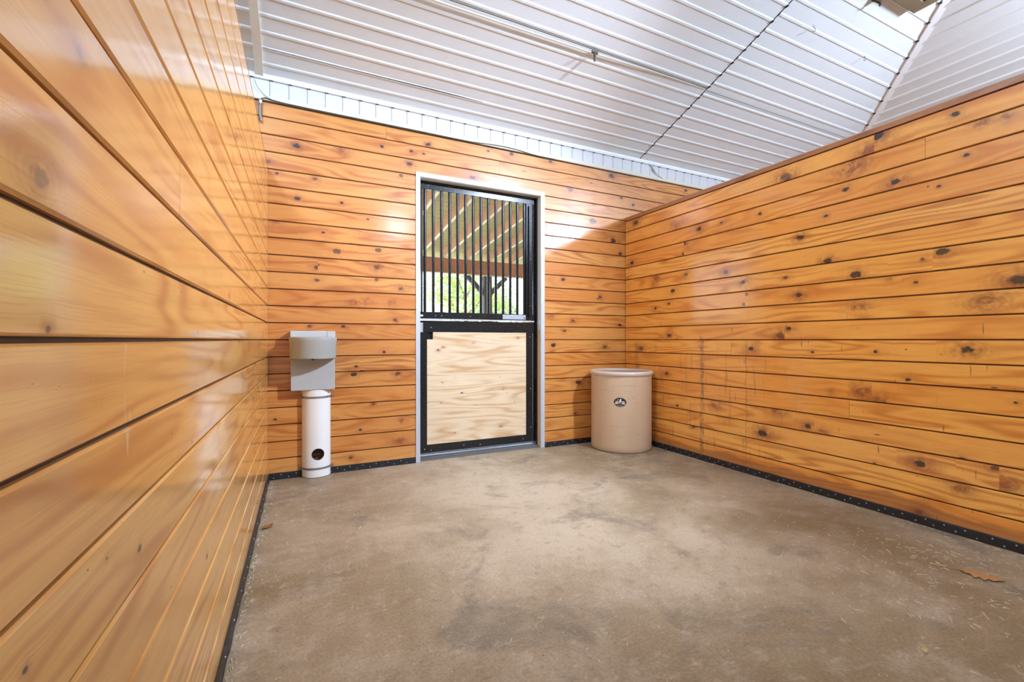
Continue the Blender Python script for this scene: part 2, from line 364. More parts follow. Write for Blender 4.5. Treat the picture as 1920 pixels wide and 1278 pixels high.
# ------------------------------------------------------------------ the setting: floor, board walls
P = .1341
BY = 3.982                                    # back wall plane
def posB(u, z, d): return (u, BY-d, z)
def posR(u, z, d): return (3.337+.0098*(3.982-u)-d, u, z)
def posL(u, z, d): return (-.197-.0122*(3.982-u)+d, u, z)
KB=[(0.005,2.655,0.0203,1.25,1,1.0),(0.349,2.685,0.0187,1.15,0,1.0),(0.909,2.666,0.018,1.25,1,1.0),(0.672,2.775,0.0132,0.6,1,1.0),(0.925,2.78,0.0135,0.6,1,1.0),(1.039,2.776,0.0114,0.6,1,1.0),(-0.198,2.497,0.0119,1.1,0.7,1.0),(0.837,2.551,0.0134,1.1,0.7,1.0),(-0.135,2.411,0.012,0.6,1,1.0),(0.139,2.41,0.0124,1.1,0.7,1.0),(0.008,2.235,0.0183,0.6,1,1.0),(0.344,2.243,0.0114,0.6,1,1.0),(-0.162,2.038,0.0205,1.15,0,1.0),(0.553,2.131,0.0087,0.6,1,1.0),(0.201,1.981,0.0104,0.6,1,1.0),(0.305,1.834,0.0253,0.3,0.75,1.0),(0.639,1.874,0.0219,0.3,0.75,1.0),(0.417,1.907,0.0064,0,0.8,1.0),(0.153,1.691,0.0165,1.1,0.7,1.0),(0.625,1.729,0.0218,1.1,0.7,1.0),(0.153,1.587,0.0165,0.3,0.75,1.0),(0.169,1.71,0.0083,0,0.8,1.0),(0.831,1.551,0.0134,1.1,0.7,1.0),(0.546,1.432,0.0159,1.15,0,1.0),(0.434,1.414,0.0157,1.15,0,1.0),(0.757,1.426,0.0131,1.15,0,1.0),(0.625,1.619,0.0131,0.3,0.75,1.0),(1.078,2.871,0.0161,1.25,1,1.0),(1.666,2.918,0.0122,0.6,1,1.0),(1.915,2.935,0.02,0.6,1,1.0),(2.365,2.935,0.0157,0.6,1,1.0),(2.602,2.683,0.024,1.1,0.7,1.0),(1.507,2.639,0.0192,1.25,1,1.0),(2.056,2.786,0.0203,0.2,1.1,0.25),(2.876,2.794,0.0219,0.2,1.1,0.25),(3.145,2.914,0.0252,1.25,1,1.0),(3.45,2.632,0.0173,0.6,1,1.0),(2.894,2.386,0.0384,0.3,0.75,1.0),(2.324,2.26,0.026,1.1,0.7,1.0),(2.356,2.104,0.0269,1.15,0,1.0),(3.171,2.199,0.0281,1.25,1,1.0),(3.268,2.063,0.017,0.6,1,1.0),(2.516,1.731,0.0185,0.6,1,1.0),(2.982,1.564,0.0193,1.1,0.7,1.0),(2.643,1.302,0.0161,1.1,0.7,1.0),(3.26,1.266,0.0198,0.6,1,1.0),(2.53,1.194,0.0159,1.1,0.7,1.0),(2.398,1.044,0.0236,0.6,1,1.0),(3.054,1.023,0.0223,1.1,0.7,1.0),(2.707,0.65,0.0243,1.25,1,1.0),(2.663,0.319,0.0161,1.1,0.7,1.0),(2.368,1.346,0.0154,1.15,0,1.0),(2.954,1.546,0.011,0,0.8,1.0),(3.552,3.08,0.0116,0,0.8,1.0),(3.283,2.688,0.0142,0.6,1,1.0),(4.271,2.915,0.0185,0.6,1,1.0),(-0.148,0.474,0.01,0.6,1,1.0),(0.458,0.875,0.0107,0.6,1,1.0),(0.438,0.807,0.0192,0.6,1,1.0),(0.356,1.211,0.0127,1.25,1,1.0),(0.098,1.21,0.0103,1.1,0.7,1.0),(0.493,0.336,0.0108,0.6,1,1.0),(0.507,0.838,0.0215,0.2,1.1,0.25),(0.415,0.107,0.0107,1.1,0.7,1.0),(0.019,1.086,0.0061,0,0.8,1.0),(0.803,0.804,0.0178,1.1,0.7,1.0),(0.688,0.993,0.0132,0.6,1,1.0),(0.849,0.387,0.0132,1.15,0,1.0),(0.599,0.549,0.0109,1.1,0.7,1.0),(0.78,1.272,0.0133,1.1,0.7,1.0),(0.826,0.21,0.0197,1.15,0,1.0)]
KR=[(1.564,2.406,0.026,1.25,1,1.0),(1.605,2.329,0.0267,1.15,0,1.0),(2.161,2.335,0.0312,1.1,0.7,1.0),(1.191,2.378,0.0172,0.6,1,1.0),(1.144,2.13,0.0113,0.6,1,1.0),(1.472,2.083,0.0189,1.25,1,1.0),(1.75,2.12,0.0172,0.6,1,1.0),(1.264,1.991,0.0088,0.6,1,1.0),(1.713,2.26,0.0351,1.15,0,1.0),(1.001,2.275,0.0158,1.15,0,1.0),(1.085,2.283,0.0142,1.15,0,1.0),(1.312,2.004,0.006,0,0.8,1.0),(3.806,2.378,0.0276,1.25,1,1.0),(2.964,2.126,0.0187,1.25,1,1.0),(2.729,2.125,0.0111,0.6,1,1.0),(2.369,2.11,0.0122,0.6,1,1.0),(3.24,2.217,0.0292,1.15,0,1.0),(3.141,2.021,0.0194,1.25,1,1.0),(3.145,1.927,0.017,0.6,1,1.0),(2.052,1.856,0.0187,1.25,1,1.0),(1.875,1.97,0.0107,0.6,1,1.0),(3.87,1.948,0.0224,1.25,1,1.0),(1.864,1.654,0.0195,1.25,1,1.0),(2.687,1.686,0.0194,1.1,0.7,1.0),(3.117,1.722,0.0169,1.1,0.7,1.0),(3.508,1.742,0.0269,1.15,0,1.0),(2.52,1.579,0.0169,1.25,1,1.0),(2.161,1.574,0.0116,1.1,0.7,1.0),(3.283,1.584,0.02,0.6,1,1.0),(3.335,1.46,0.0151,0.6,1,1.0),(3.517,1.425,0.0157,0.6,1,1.0),(2.488,1.478,0.0147,0.3,0.75,1.0),(2.51,1.393,0.0147,0.3,0.75,1.0),(2.061,1.43,0.0188,1.25,1,1.0),(2.137,1.184,0.0153,1.25,1,1.0),(2.198,1.132,0.0258,1.1,0.7,1.0),(3.327,1.145,0.0176,1.25,1,1.0),(2.448,1.028,0.0166,1.25,1,1.0),(3.733,1.007,0.0218,1.1,0.7,1.0),(1.967,1.011,0.0091,0.6,1,1.0),(1.246,1.61,0.0234,0.8,1.3,1.0),(1.688,1.534,0.0236,0.8,1.3,1.0),(1.337,1.579,0.0091,1.1,0.7,1.0),(0.943,1.411,0.0288,1.25,1,1.0),(1.369,1.446,0.0107,0.6,1,1.0),(1.14,1.044,0.0226,1.25,1,1.0),(1.579,1.024,0.0098,0.6,1,1.0),(1.407,0.859,0.0124,0.6,1,1.0),(1.033,0.844,0.0136,0.2,1.1,0.25),(2.348,0.354,0.0283,1.25,1,1.0),(1.998,0.471,0.0166,1.25,1,1.0),(1.349,0.359,0.0212,1.25,1,1.0),(1.567,0.491,0.013,0.2,1.1,0.25),(1.162,0.434,0.0114,1.1,0.7,1.0),(1.029,0.414,0.014,1.1,0.7,1.0),(1.356,0.066,0.0157,1.1,0.7,1.0),(1.507,1.489,0.0118,1.15,0,1.0),(1.582,0.305,0.0082,0,0.8,1.0),(1.905,0.444,0.0159,1.15,0,1.0),(1.064,1.304,0.0283,1.15,0,1.0),(1.672,1.319,0.0198,1.15,0,1.0),(1.642,0.756,0.0294,1.15,0,1.0),(1.553,0.714,0.0191,1.15,0,1.0),(1.003,0.343,0.0237,1.15,0,1.0),(1.171,0.265,0.0168,1.15,0,1.0),(2.215,0.552,0.0259,1.15,0,1.0),(3.224,0.46,0.0123,0.6,1,1.0),(2.796,0.516,0.0199,1.15,0,1.0),(3.362,0.762,0.0152,1.1,0.7,1.0),(3.031,0.286,0.0142,1.1,0.7,1.0),(1.835,0.736,0.0104,1.15,0,1.0),(0.955,0.773,0.0079,0.6,1,1.0),(1.415,1.041,0.0062,0,0.8,1.0)]
KL=[(0.627,1.276,0.0078,1,0.55,1.0),(0.94,0.754,0.0055,0.6,1,1.0),(1.517,0.487,0.0072,0.6,1,1.0),(0.601,0.777,0.004,0.6,1,1.0),(0.801,0.797,0.0025,0.6,1,1.0),(0.644,1.111,0.0044,1.1,0.7,1.0),(2.219,1.093,0.0065,0.6,1,1.0),(1.328,0.85,0.0037,0.6,1,1.0),(1.396,1.118,0.0039,0,0.8,1.0),(1.573,0.553,0.0045,0,0.8,1.0),(2.35,1.683,0.0069,1.1,0.7,1.0),(2.693,2.148,0.0058,1.15,0,1.0),(1.944,1.261,0.0055,1.15,0,1.0),(0.613,1.056,0.001,0,0.8,1.0),(0.667,1.048,0.0011,0,0.8,1.0),(0.742,0.808,0.0019,0,0.8,1.0),(1.141,0.907,0.0031,0,0.8,1.0),(2.35,0.707,0.0069,0.6,1,1.0),(1.786,0.648,0.0051,0.6,1,1.0),(1.057,1.097,0.0029,0,0.8,1.0),(0.719,1.449,0.0055,1.15,0,1.0)]

KL[0] = (.627, 1.268, .0125, 1, .55, 1.0)
NAMES = ['gp', 'kn', 'ks', 'kt']
def board_wall(name, pos, u0, u1, k0, ztop, knots, mat, flip, hole=None, seedbase=0, joints={}, thick=.05, jointprob=.5, back=True, z0=None):
    b = MB(); rng = random.Random(seedbase)
    G = .0055; D = .011; bh = .0035; bd = .0045
    def q(pts, **kw):
        b.face(pts if not flip else pts[::-1], 0, kw['uvs'] if not flip else [(x[::-1] if isinstance(x, list) else x) for x in kw['uvs']])
    k = k0
    while 1.1 + P*k < ztop-.01:
        za = 1.1+P*k; zb = min(za+P, ztop)
        zl = za+.0036; zh = zb-.0036
        if z0 is not None and k == k0: zl = z0
        segs = [(u0, u1)]
        if hole and za < hole[2]-.02:
            segs = [(u0, hole[0]), (hole[1], u1)]
        for (a, c) in segs:
            js = [j for j in joints.get(k, []) if a+.05 < j < c-.05]
            if not js and c-a > 2.5 and rng.random() < jointprob: js = [rng.uniform(a+.6, c-.4)]
            ends = [a]+sorted(js)+[c]
            for i in range(len(ends)-1):
                s0 = ends[i]+(.0009 if i else 0); s1 = ends[i+1]-(.0009 if i < len(ends)-2 else 0)
                seed = round(rng.uniform(1, 90), 2)
                kk = sorted([w for w in knots if s0 <= w[0] <= s1 and za <= w[1] <= zb])
                if not kk: kk = [((s0+s1)/2, za-50, .01, 0, 0, 1)]
                cuts = [s0]+[(kk[j][0]+kk[j+1][0])/2 for j in range(len(kk)-1)]+[s1]
                for j, w in enumerate(kk):
                    a0, a1 = cuts[j], cuts[j+1]
                    def uvs(cs):
                        return [[(p[0], p[1]) for p in cs], [(p[0]-w[0], (p[1]-w[1])/w[5]) for p in cs], (w[2], seed), (w[3], w[4])]
                    def fc(c4):   # c4: (u, z, d)
                        q([pos(*p) for p in c4], uvs=uvs(c4))
                    fc([(a0, zl+bh, 0), (a1, zl+bh, 0), (a1, zh-bh, 0), (a0, zh-bh, 0)])
                    fc([(a0, zl, -bd), (a1, zl, -bd), (a1, zl+bh, 0), (a0, zl+bh, 0)])
                    fc([(a0, zh-bh, 0), (a1, zh-bh, 0), (a1, zh, -bd), (a0, zh, -bd)])
                    fc([(a0, zh, -bd), (a1, zh, -bd), (a1, zh, -D), (a0, zh, -D)])
                    fc([(a0, zl, -D), (a1, zl, -D), (a1, zl, -bd), (a0, zl, -bd)])
                fc([(s0, zl, -D), (s0, zl, 0), (s0, zh, 0), (s0, zh, -D)]); fc([(s1, zl, 0), (s1, zl, -D), (s1, zh, -D), (s1, zh, 0)])
        k += 1
    # tongues behind the grooves, and the body of the wall
    zz0 = 0 if z0 is None else 0
    b.grv = True
    rects = [(u0, u1, zz0, ztop)] if not hole else [(u0, hole[0], zz0, ztop), (hole[0], hole[1], hole[2], ztop), (hole[1], u1, zz0, ztop)]
    for a, c, e, f in rects:
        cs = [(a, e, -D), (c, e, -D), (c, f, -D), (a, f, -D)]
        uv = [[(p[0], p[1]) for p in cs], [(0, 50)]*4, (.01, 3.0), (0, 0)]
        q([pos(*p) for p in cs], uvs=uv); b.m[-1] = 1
        bk = [(a, e, -thick), (a, f, -thick), (c, f, -thick), (c, e, -thick)]
        q([pos(*p) for p in bk], uvs=[[(p[0], p[1]) for p in bk], [(0, 50)]*4, (.01, 3.0), (0, 0)])
        for e0, e1 in (((a, e), (c, e)), ((c, e), (c, f)), ((c, f), (a, f)), ((a, f), (a, e))):
            cs = [(e0[0], e0[1], -thick), (e1[0], e1[1], -thick), (e1[0], e1[1], -D), (e0[0], e0[1], -D)]
            q([pos(*p) for p in cs], uvs=[[(p[0], p[1]) for p in cs], [(0, 50)]*4, (.01, 3.0), (0, 0)])
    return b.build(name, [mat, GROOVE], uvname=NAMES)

HOLE = (1.001, 2.251, 2.571)
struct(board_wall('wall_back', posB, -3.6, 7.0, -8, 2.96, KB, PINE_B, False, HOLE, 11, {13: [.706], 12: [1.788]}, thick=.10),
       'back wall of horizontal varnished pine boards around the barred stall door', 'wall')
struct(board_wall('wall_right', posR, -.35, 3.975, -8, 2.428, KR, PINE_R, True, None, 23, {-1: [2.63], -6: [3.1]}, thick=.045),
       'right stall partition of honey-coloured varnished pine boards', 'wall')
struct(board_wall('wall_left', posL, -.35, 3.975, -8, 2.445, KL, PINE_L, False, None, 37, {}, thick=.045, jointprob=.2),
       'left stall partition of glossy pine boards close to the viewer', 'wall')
# cap of the right partition
def cap(name, pos, z0, z1, d0, d1, mat, label, flip):
    b = MB()
    us = (-.35, 3.978)
    sec = [(z0, d0), (z0, d1), (z1-.008, d1), (z1, d1-.008), (z1, d0)]
    n_ = len(sec)
    A = [pos(us[0], z, d) for z, d in sec]; B_ = [pos(us[1], z, d) for z, d in sec]
    for i in range(n_):
        j = (i+1) % n_; z_, d_ = sec[i]; z2, d2 = sec[j]
        pts = [A[i], B_[i], B_[j], A[j]]
        uv = [[(us[0], z_), (us[1], z_), (us[1], z2), (us[0], z2)], [(0, 50)]*4, (.01, 5.0), (0, 0)]
        b.face(pts if flip else pts[::-1], 0, uv if flip else [[*uv[0][::-1]], uv[1], uv[2], uv[3]])
    for E_ in (A, B_[::-1]):
        b.face(E_, 0, [[(0, 0)]*5, [(0, 50)]*5, (.01, 5.0), (0, 0)])
    return struct(b.build(name, mat, uvname=NAMES), label, 'trim')
PINE_C = pine('darker_cap_board', (.40, .165, .055), (.24, .08, .025), (.32, .11, .03), rough=.3, tintvar=.2, coat=.6)
cap('trim_1', posR, 2.431, 2.472, -.050, .003, PINE_C, 'reddish brown cap board along the top of the right partition', True)
cap('trim_2', posL, 2.446, 2.456, -.050, .000, PINE_L, 'thin pine cap along the top of the left partition', False)

b = MB(); b.face([(-9, -6, 0), (9, -6, 0), (9, 4.15, 0), (-9, 4.15, 0)])
b.face([(-9, -6, -.1), (-9, 4.15, -.1), (9, 4.15, -.1), (9, -6, -.1)])
struct(b.build('floor', FLOOR), 'worn brown-grey concrete stall floor with dark stains', 'floor')

# ------------------------------------------------------------------ ceiling: two sloped ribbed planes meeting at a hip
T = .355; Z0 = 3.14
def zc1(y): return Z0+T*(BY-y)
HX = 3.037
def ribbed(name, x0, x1, rows, y1, mat, clip=None):
    """ribs along x, stepping in y; profile hangs below the sheet"""
    b = MB(); ys = [(BY, 0)]
    for y in rows: ys += [(y+.014, 0), (y+.007, .0055), (y-.007, .0055), (y-.014, 0)]
    ys.append((y1, 0)); ys = sorted(ys, reverse=True)
    for (ya, da), (yb, db) in zip(ys, ys[1:]):
        xa = x1 if clip is None else min(x1, clip(ya)); xb = x1 if clip is None else min(x1, clip(yb))
        if xa <= x0 and xb <= x0: continue
        za, zb = zc1(ya)-da, zc1(yb)-db
        b.face([(x0, ya, za), (x0, yb, zb), (max(x0, xb), yb, zb), (max(x0, xa), ya, za)])
    return b, rows
RID = -1.2; REAR = -5.6
rowsL = [3.851-.1232*k for k in range(72) if 3.851-.1232*k > RID+.05]
rowsR = [3.843-.1274*k for k in range(72) if 3.843-.1274*k > RID+.05]
hipx = lambda y: y+HX
b, _ = ribbed('ceiling', -9, 3.511, rowsL, RID, CEIL, None)
# open rib ends and a sagging dark joint along one rib
for y in rowsL:
    z = zc1(y)
    b.face([(3.5112, y+.019, z-.001), (3.5112, y-.019, z-.001), (3.5112, y-.011, z-.017), (3.5112, y+.011, z-.017)], 1)
    b.face([(3.500, y+.015, z-.0095), (3.5112, y+.015, z-.0115), (3.5112, y-.015, z-.0115), (3.500, y-.015, z-.0095)], 1)
yy = 3.851-.1232
pts = [(-.22, .0035), (.3, .004), (.7, .006), (1.0, .010), (1.3, .007), (1.5, .0015)]
for (xa, wa), (xb, wb_) in zip(pts, pts[1:]):
    za = zc1(yy-.015)-.0105
    b.face([(xa, yy+.006, za), (xb, yy+.006, za), (xb, yy-.006-wb_, za+.001), (xa, yy-.006-wa, za+.001)], 1)
struct(b.build('ceiling', [CEIL, DARKGAP]), 'white ribbed steel ceiling sloping up over the stall', 'ceiling')
b, _ = ribbed('ceiling', 3.519, 8, rowsR, RID, CEIL, hipx)
for y in rowsR:
    if y+HX < 7 and y+HX > 3.55:
        z = zc1(y); x = y+HX
        b.face([(x-.030, y+.012, z-.012), (x-.004, y+.014, z-.016), (x-.004, y-.014, z-.016), (x-.030, y-.012, z-.012)], 1)
        b.face([(x-.004, y+.016, z-.001), (x-.004, y+.014, z-.016), (x-.004, y-.014, z-.016), (x-.004, y-.016, z-.001)], 1)
struct(b.build('ceiling', [CEIL, DARKGAP]), 'white ribbed steel ceiling panel right of the dark cross seam', 'ceiling')
# backing above the panels (keeps the seams dark and daylight out)
b = MB()
b.face([(-9.2, 4.3, zc1(4.3)+.03), (7.4, 4.3, zc1(4.3)+.03), (RID+HX, RID, zc1(RID)+.03), (-9.2, RID, zc1(RID)+.03)])
b.face([(7.4, 4.3, zc1(4.3)+.031), (7.4, REAR, zc1(4.3)+.031), (RID+HX, REAR, zc1(RID)+.031), (RID+HX, RID, zc1(RID)+.031)])
b.face([(-9.2, RID, zc1(RID)+.03), (RID+HX, RID, zc1(RID)+.03), (7.4, REAR, 3.4), (-9.2, REAR, 3.4)])
struct(b.build('roof', DARKGAP), 'dark roof backing above the ceiling panels', 'roof')
# hip side plane: ribs along y
b = MB(); xs = [(HX+BY, 0)]
x = HX+BY-.11
while x > RID+HX: xs += [(x+.020, 0), (x+.010, .010), (x-.010, .010), (x-.020, 0)]; x -= .1262
xs.append((RID+HX, 0))
zc2 = lambda x: Z0+T*(HX+BY-x)
for (xa, da), (xb, db) in zip(xs, xs[1:]):
    b.face([(xa, xa-HX, zc2(xa)-da), (xa, REAR, zc2(xa)-da), (xb, REAR, zc2(xb)-db), (xb, xb-HX, zc2(xb)-db)])
struct(b.build('ceiling', WHITE), 'white ribbed ceiling plane beyond the hip at top right', 'ceiling')
# far slope behind the viewer
b = MB(); b.face([(-9, RID, zc1(RID)), (-9, REAR, 3.4), (7, REAR, 3.4), (RID+HX, RID, zc1(RID))])
struct(b.build('ceiling', WHITE), 'white ceiling slope behind the ridge', 'ceiling')
# hip trim
b = MB(); dv = Vector((1, 1, -T)).normalized()
a0 = Vector((2.2, 2.2-HX, zc1(2.2-HX))); a1 = Vector((7.0, 7.0-HX, zc1(7.0-HX)))
for A_, B_ in ((a0, a1),):
    off = Vector((.075, 0, -.075*T+.010))
    up = Vector((0, 0, -.017))
    b.face([A_+up, B_+up, B_+off+up, A_+off+up]); b.face([A_, B_, B_+up, A_+up]); b.face([A_+off+up, B_+off+up, B_+off, A_+off])
struct(b.build('trim_3', TRIMW), 'white trim strip along the sloping ceiling hip', 'trim')
# cross seams
b = MB()
b.box(3.511, RID, 0, 3.519, BY, 0)
b = MB(); b.face([(3.508, BY, zc1(BY)-.0005), (3.508, RID, zc1(RID)-.0005), (3.520, RID, zc1(RID)-.0005), (3.520, BY, zc1(BY)-.0005)])
struct(b.build('trim_4', DARKGAP), 'dark open seam running up the ceiling slope', 'trim')
b = MB()
def seamx(xa, xb, y, w, m, dz):
    b.face([(xa, y+w, zc1(y+w)-dz), (xa, y-w, zc1(y-w)-dz), (xb, y-w, zc1(y-w)-dz), (xb, y+w, zc1(y+w)-dz)], m)
seamx(-.2, 3.51, 3.006, .0028, 0, .0125); seamx(3.52, 6.0, 3.027, .0022, 0, .0105)
struct(b.build('trim_5', [DARKGAP]), 'thin dark lap joint running across the ceiling panels', 'trim')

# left batten
b = MB()
p0 = Vector((-.282, BY-.012, zc1(BY-.012)-.012)); n0 = 40
for i in range(n0):
    ya = BY-.012-i*.2; yb = ya-.2
    if yb < RID: break
    wob = lambda y: .0025*math.sin(y*17)+.002*math.sin(y*41)
    b.add([(-.282+wob(ya), ya, zc1(ya)-.019), (-.226+wob(ya*1.3), ya, zc1(ya)-.019), (-.226+wob(yb*1.3), yb, zc1(yb)-.019), (-.282+wob(yb), yb, zc1(yb)-.019),
           (-.282+wob(ya), ya, zc1(ya)), (-.226+wob(ya*1.3), ya, zc1(ya)), (-.226+wob(yb*1.3), yb, zc1(yb)), (-.282+wob(yb), yb, zc1(yb))],
          [(0, 3, 2, 1), (0, 4, 7, 3), (1, 2, 6, 5), (0, 1, 5, 4)])
struct(b.build('trim_6', BATTEN), 'cream batten spotted with mildew on the ceiling at upper left', 'trim')

# fascia above the back wall
b = MB()
b.face([(-9, BY-.012, 2.96), (7.02, BY-.012, 2.96), (7.02, BY-.012, 3.16), (-9, BY-.012, 3.16)])
k = -64
while k < 54:
    x = -.172+.13335*k
    for (xa, da), (xb, db) in zip([(x-.013, 0), (x-.008, .008), (x+.008, .008), (x+.013, 0)], [(x-.008, .008), (x+.008, .008), (x+.013, 0)]):
        b.face([(xa, BY-.012-da, 2.996), (xb, BY-.012-db, 2.996), (xb, BY-.012-db, 3.119), (xa, BY-.012-da, 3.119)])
    b.box(x-.011, BY-.012-.0115, 3.1145, x+.011, BY-.012-.001, 3.1215, 1)
    k += 1
struct(b.build('trim_7', [FASCIA, DARKGAP]), 'white vertical-ribbed siding band between the pine wall and the ceiling', 'trim')
b = MB(); b.box(-9, BY-.024, 2.962, 7.02, BY-.0121, 2.998); struct(b.build('trim_8', CREAM), 'cream strip along the foot of the white siding band', 'trim')
b = MB()
for zz, yo in ((0, 0),):
    A_ = [(BY-.012, 3.121), (BY-.030, 3.121), (BY-.040, 3.139), (BY-.040, 3.156), (BY-.012, 3.156)]
    for i in range(len(A_)-1):
        (ya, za), (yb, zb) = A_[i], A_[i+1]
        b.face([(-9, ya, za), (7.02, ya, za), (7.02, yb, zb), (-9, yb, zb)])
struct(b.build('trim_9', WHITE), 'white cove trim where the siding band meets the ceiling', 'trim')
# far outer walls of the barn
b = MB(); b.box(-9.1, REAR, 0, -9, 4.1, 6.0); struct(b.build('wall_far_left', PANEL), 'plain pale outer wall far beyond the left partition', 'wall')
b = MB(); b.box(-9, REAR-.1, 0, 7.1, REAR, 3.6); struct(b.build('wall_rear', PANEL), 'pale rear wall of the barn behind the viewer', 'wall')
b = MB(); b.box(7.02, REAR, 0, 7.12, 4.1, 3.2); struct(b.build('wall_far_right', PANEL), 'plain outer wall beyond the right partition', 'wall')

# ------------------------------------------------------------------ rubber strips with screws
def strip(name, pos, u0s, label, screws, flip):
    root = None
    b = MB()
    for (u0, u1) in u0s:
        n_ = max(2, int((u1-u0)/.05)); rng = random.Random(int(u0*100)+7)
        prev = None
        for i in range(n_+1):
            u = u0+(u1-u0)*i/n_; w = .0015*math.sin(u*31)+rng.uniform(-.001, .001)
            cur = [pos(u, .0005, .001), pos(u, .0005, .012+w), pos(u, .047+w*.6, .008+w*.5), pos(u, .052+w*.6, .002), pos(u, .052, .001)]
            if prev:
                for j in range(4):
                    f = [prev[j], cur[j], cur[j+1], prev[j+1]]
                    b.face(f if not flip else f[::-1])
            prev = cur
    o = struct(b.build(name, RUBBER, smooth=50), label, 'baseboard')
    me = None
    for (u, z) in screws:
        if me is None:
            sb = MB(); sb.lathe([(0, .0022), (.0026, .0018), (.0040, .0006), (.0042, -.001)], n=10)
            so_ = sb.build('screw', SCREW, smooth=60); me = so_.data
        else:
            so_ = bpy.data.objects.new('screw', me); C.objects.link(so_)
        p = Vector(pos(u, z, .0105 if z < .03 else .009)); n_ = (Vector(pos(u, z, 1))-Vector(pos(u, z, 0))).normalized()
        so_.location = p; so_.rotation_euler = n_.to_track_quat('Z', 'Y').to_euler(); so_.parent = o
    return o
rs = random.Random(5)
strip('baseboard_back', posB, [(-.19, .965), (2.291, 3.335)], 'black rubber strip with screw heads along the foot of the back wall',
      [(u+rs.uniform(-.006, .006), .037 if i % 2 else .016) for i, u in enumerate([-.16+.052*k for k in range(21)]+[2.31+.052*k for k in range(10)])], False)
strip('baseboard_right', posR, [(.1, 3.97)], 'black rubber strip with two rows of screw heads along the foot of the right wall',
      [(u+rs.uniform(-.012, .012), (.037 if i % 2 else .016)+rs.uniform(-.003, .003)) for i, u in enumerate([.72+.047*k for k in range(64)])], True)
strip('baseboard_left', posL, [(.1, 3.97)], 'black rubber strip along the foot of the left wall',
      [(.9+.11*k, .03) for k in range(27)], False)

# ------------------------------------------------------------------ stall door
door = struct(empty('door_1', (1.62, 4.07, 0)), 'black steel stall door with a barred upper window and pale pine lower panel', 'door')
def dpart(b, name, mat, label=None, bevel=0, smooth=None, parent=None, **kw):
    o = b.build(name, mat, bevel=bevel, smooth=smooth, **kw)
    if parent is None: rel(o, door)
    else: o.parent = parent
    if label: o['label'] = label
    return o
b = MB()
b.box(.965, BY-.008, .0, 1.005, 4.00, 2.606); b.box(2.247, BY-.008, .0, 2.291, 4.00, 2.606); b.box(1.005, BY-.008, 2.567, 2.247, 4.00, 2.606)
dpart(b, 'casing', CASING, 'white galvanized casing around the doorway', .002)
b = MB(); b.box(1.001, 4.00, 0, 1.006, 4.14, 2.567); b.box(2.246, BY-.004, 1.20, 2.251, 4.14, 2.567); b.box(1.006, BY, 2.564, 2.246, 4.14, 2.569)
b.box(2.240, 3.995, 1.26, 2.2465, 4.05, 1.30)
dpart(b, 'jamb', JAMB, 'off-white door jamb lining')
b = MB(); b.box(2.244, BY+.001, .004, 2.2505, 4.14, 1.20); dpart(b, 'jamb', RAWWOOD, 'bare tan wooden lower part of the right jamb')
b = MB(); b.box(1.006, 4.100, 2.515, 2.246, 4.14, 2.564); b.box(1.006, 4.055, 2.545, 2.246, 4.10, 2.560)
dpart(b, 'header', BLACK, bevel=.001)
# leaf frame
Y0, Y1 = 4.070, 4.110
fr = MB()
fr.box(1.034, Y0, 1.36, 1.052, Y1, 2.495)                  # slim left stile of the grille
fr.box(1.010, Y0, .055, 1.0905, Y1, 1.17); fr.box(1.010, Y0+.001, 1.17, 2.235, Y1, 1.279)
fr.box(1.012, Y0, 1.296, 2.235, Y1, 1.360); fr.box(1.010, Y0, 2.495, 2.222, Y1, 2.552)
fr.box(2.123, Y0, .055, 2.200, Y1, 1.17); fr.box(2.128, Y0, 1.36, 2.200, Y1, 2.495); fr.box(1.0905, Y0, .055, 2.123, Y1, .1285)
fr.box(1.0905, Y0+.022, .1285, 2.123, Y1-.006, 1.1715)     # sheet behind the plywood
frame = dpart(fr, 'door_frame', BLACK, bevel=.0018)
b = MB(); b.tube([(2.158, Y0-.012, 1.34), (2.158, Y0-.012, 2.47)], .011, 12); b.box(2.150, Y0-.004, 2.46, 2.166, Y0+.002, 2.48); b.box(2.150, Y0-.004, 1.33, 2.166, Y0+.002, 1.35)
dpart(b, 'rod', BLACK, smooth=40)
b = MB(); b.box(2.212, Y0+.004, .05, 2.222, Y1+.02, 2.552); b.box(2.228, Y0-.03, .03, 2.2395, Y1+.02, 2.55)
dpart(b, 'track', BLACK, bevel=.001)
# bars
bb = MB(); bb.tube([(0, 0, 0), (0, 0, 1.150)], .0142, 16)
me = None
for k in range(14):
    x = 1.0765+.0798*k
    if me is None: o = bb.build('bar', BARS, smooth=40); me = o.data
    else: o = bpy.data.objects.new('bar', me); C.objects.link(o)
    o.location = (x, Y0+.020, 1.352); rel(o, door)
# plywood infill with a notch for the latch
def ply_uv(pts): return [[(p[0], p[2]) for p in pts]]
KP = [(1.197, 1.005, .009, 1, .8), (1.245, 1.03, .007, 1.3, 0), (1.115, .868, .004, .1, 1), (1.93, .915, .005, .1, 1), (1.237, .70, .005, .2, 1), (1.43, .595, .011, .5, 1), (1.86, .60, .010, 1.2, 0),
      (1.225, .51, .004, .2, 1), (1.56, .475, .005, .3, 1), (1.99, .475, .005, .2, 1), (1.36, .215, .005, .2, 1), (1.55, 1.07, .006, 1.2, .2), (2.03, 1.12, .006, 1.2, .3), (1.84, .235, .009, 1.2, 0), (1.83, .73, .003, .3, .9), (1.91, .565, .003, .3, .9), (1.37, .74, .003, .1, .9)]
b = MB(); zs = [.130]
KP.sort(key=lambda w: w[1])
zs = [.130]+[(KP[i][1]+KP[i+1][1])/2 for i in range(len(KP)-1)]+[1.1715]
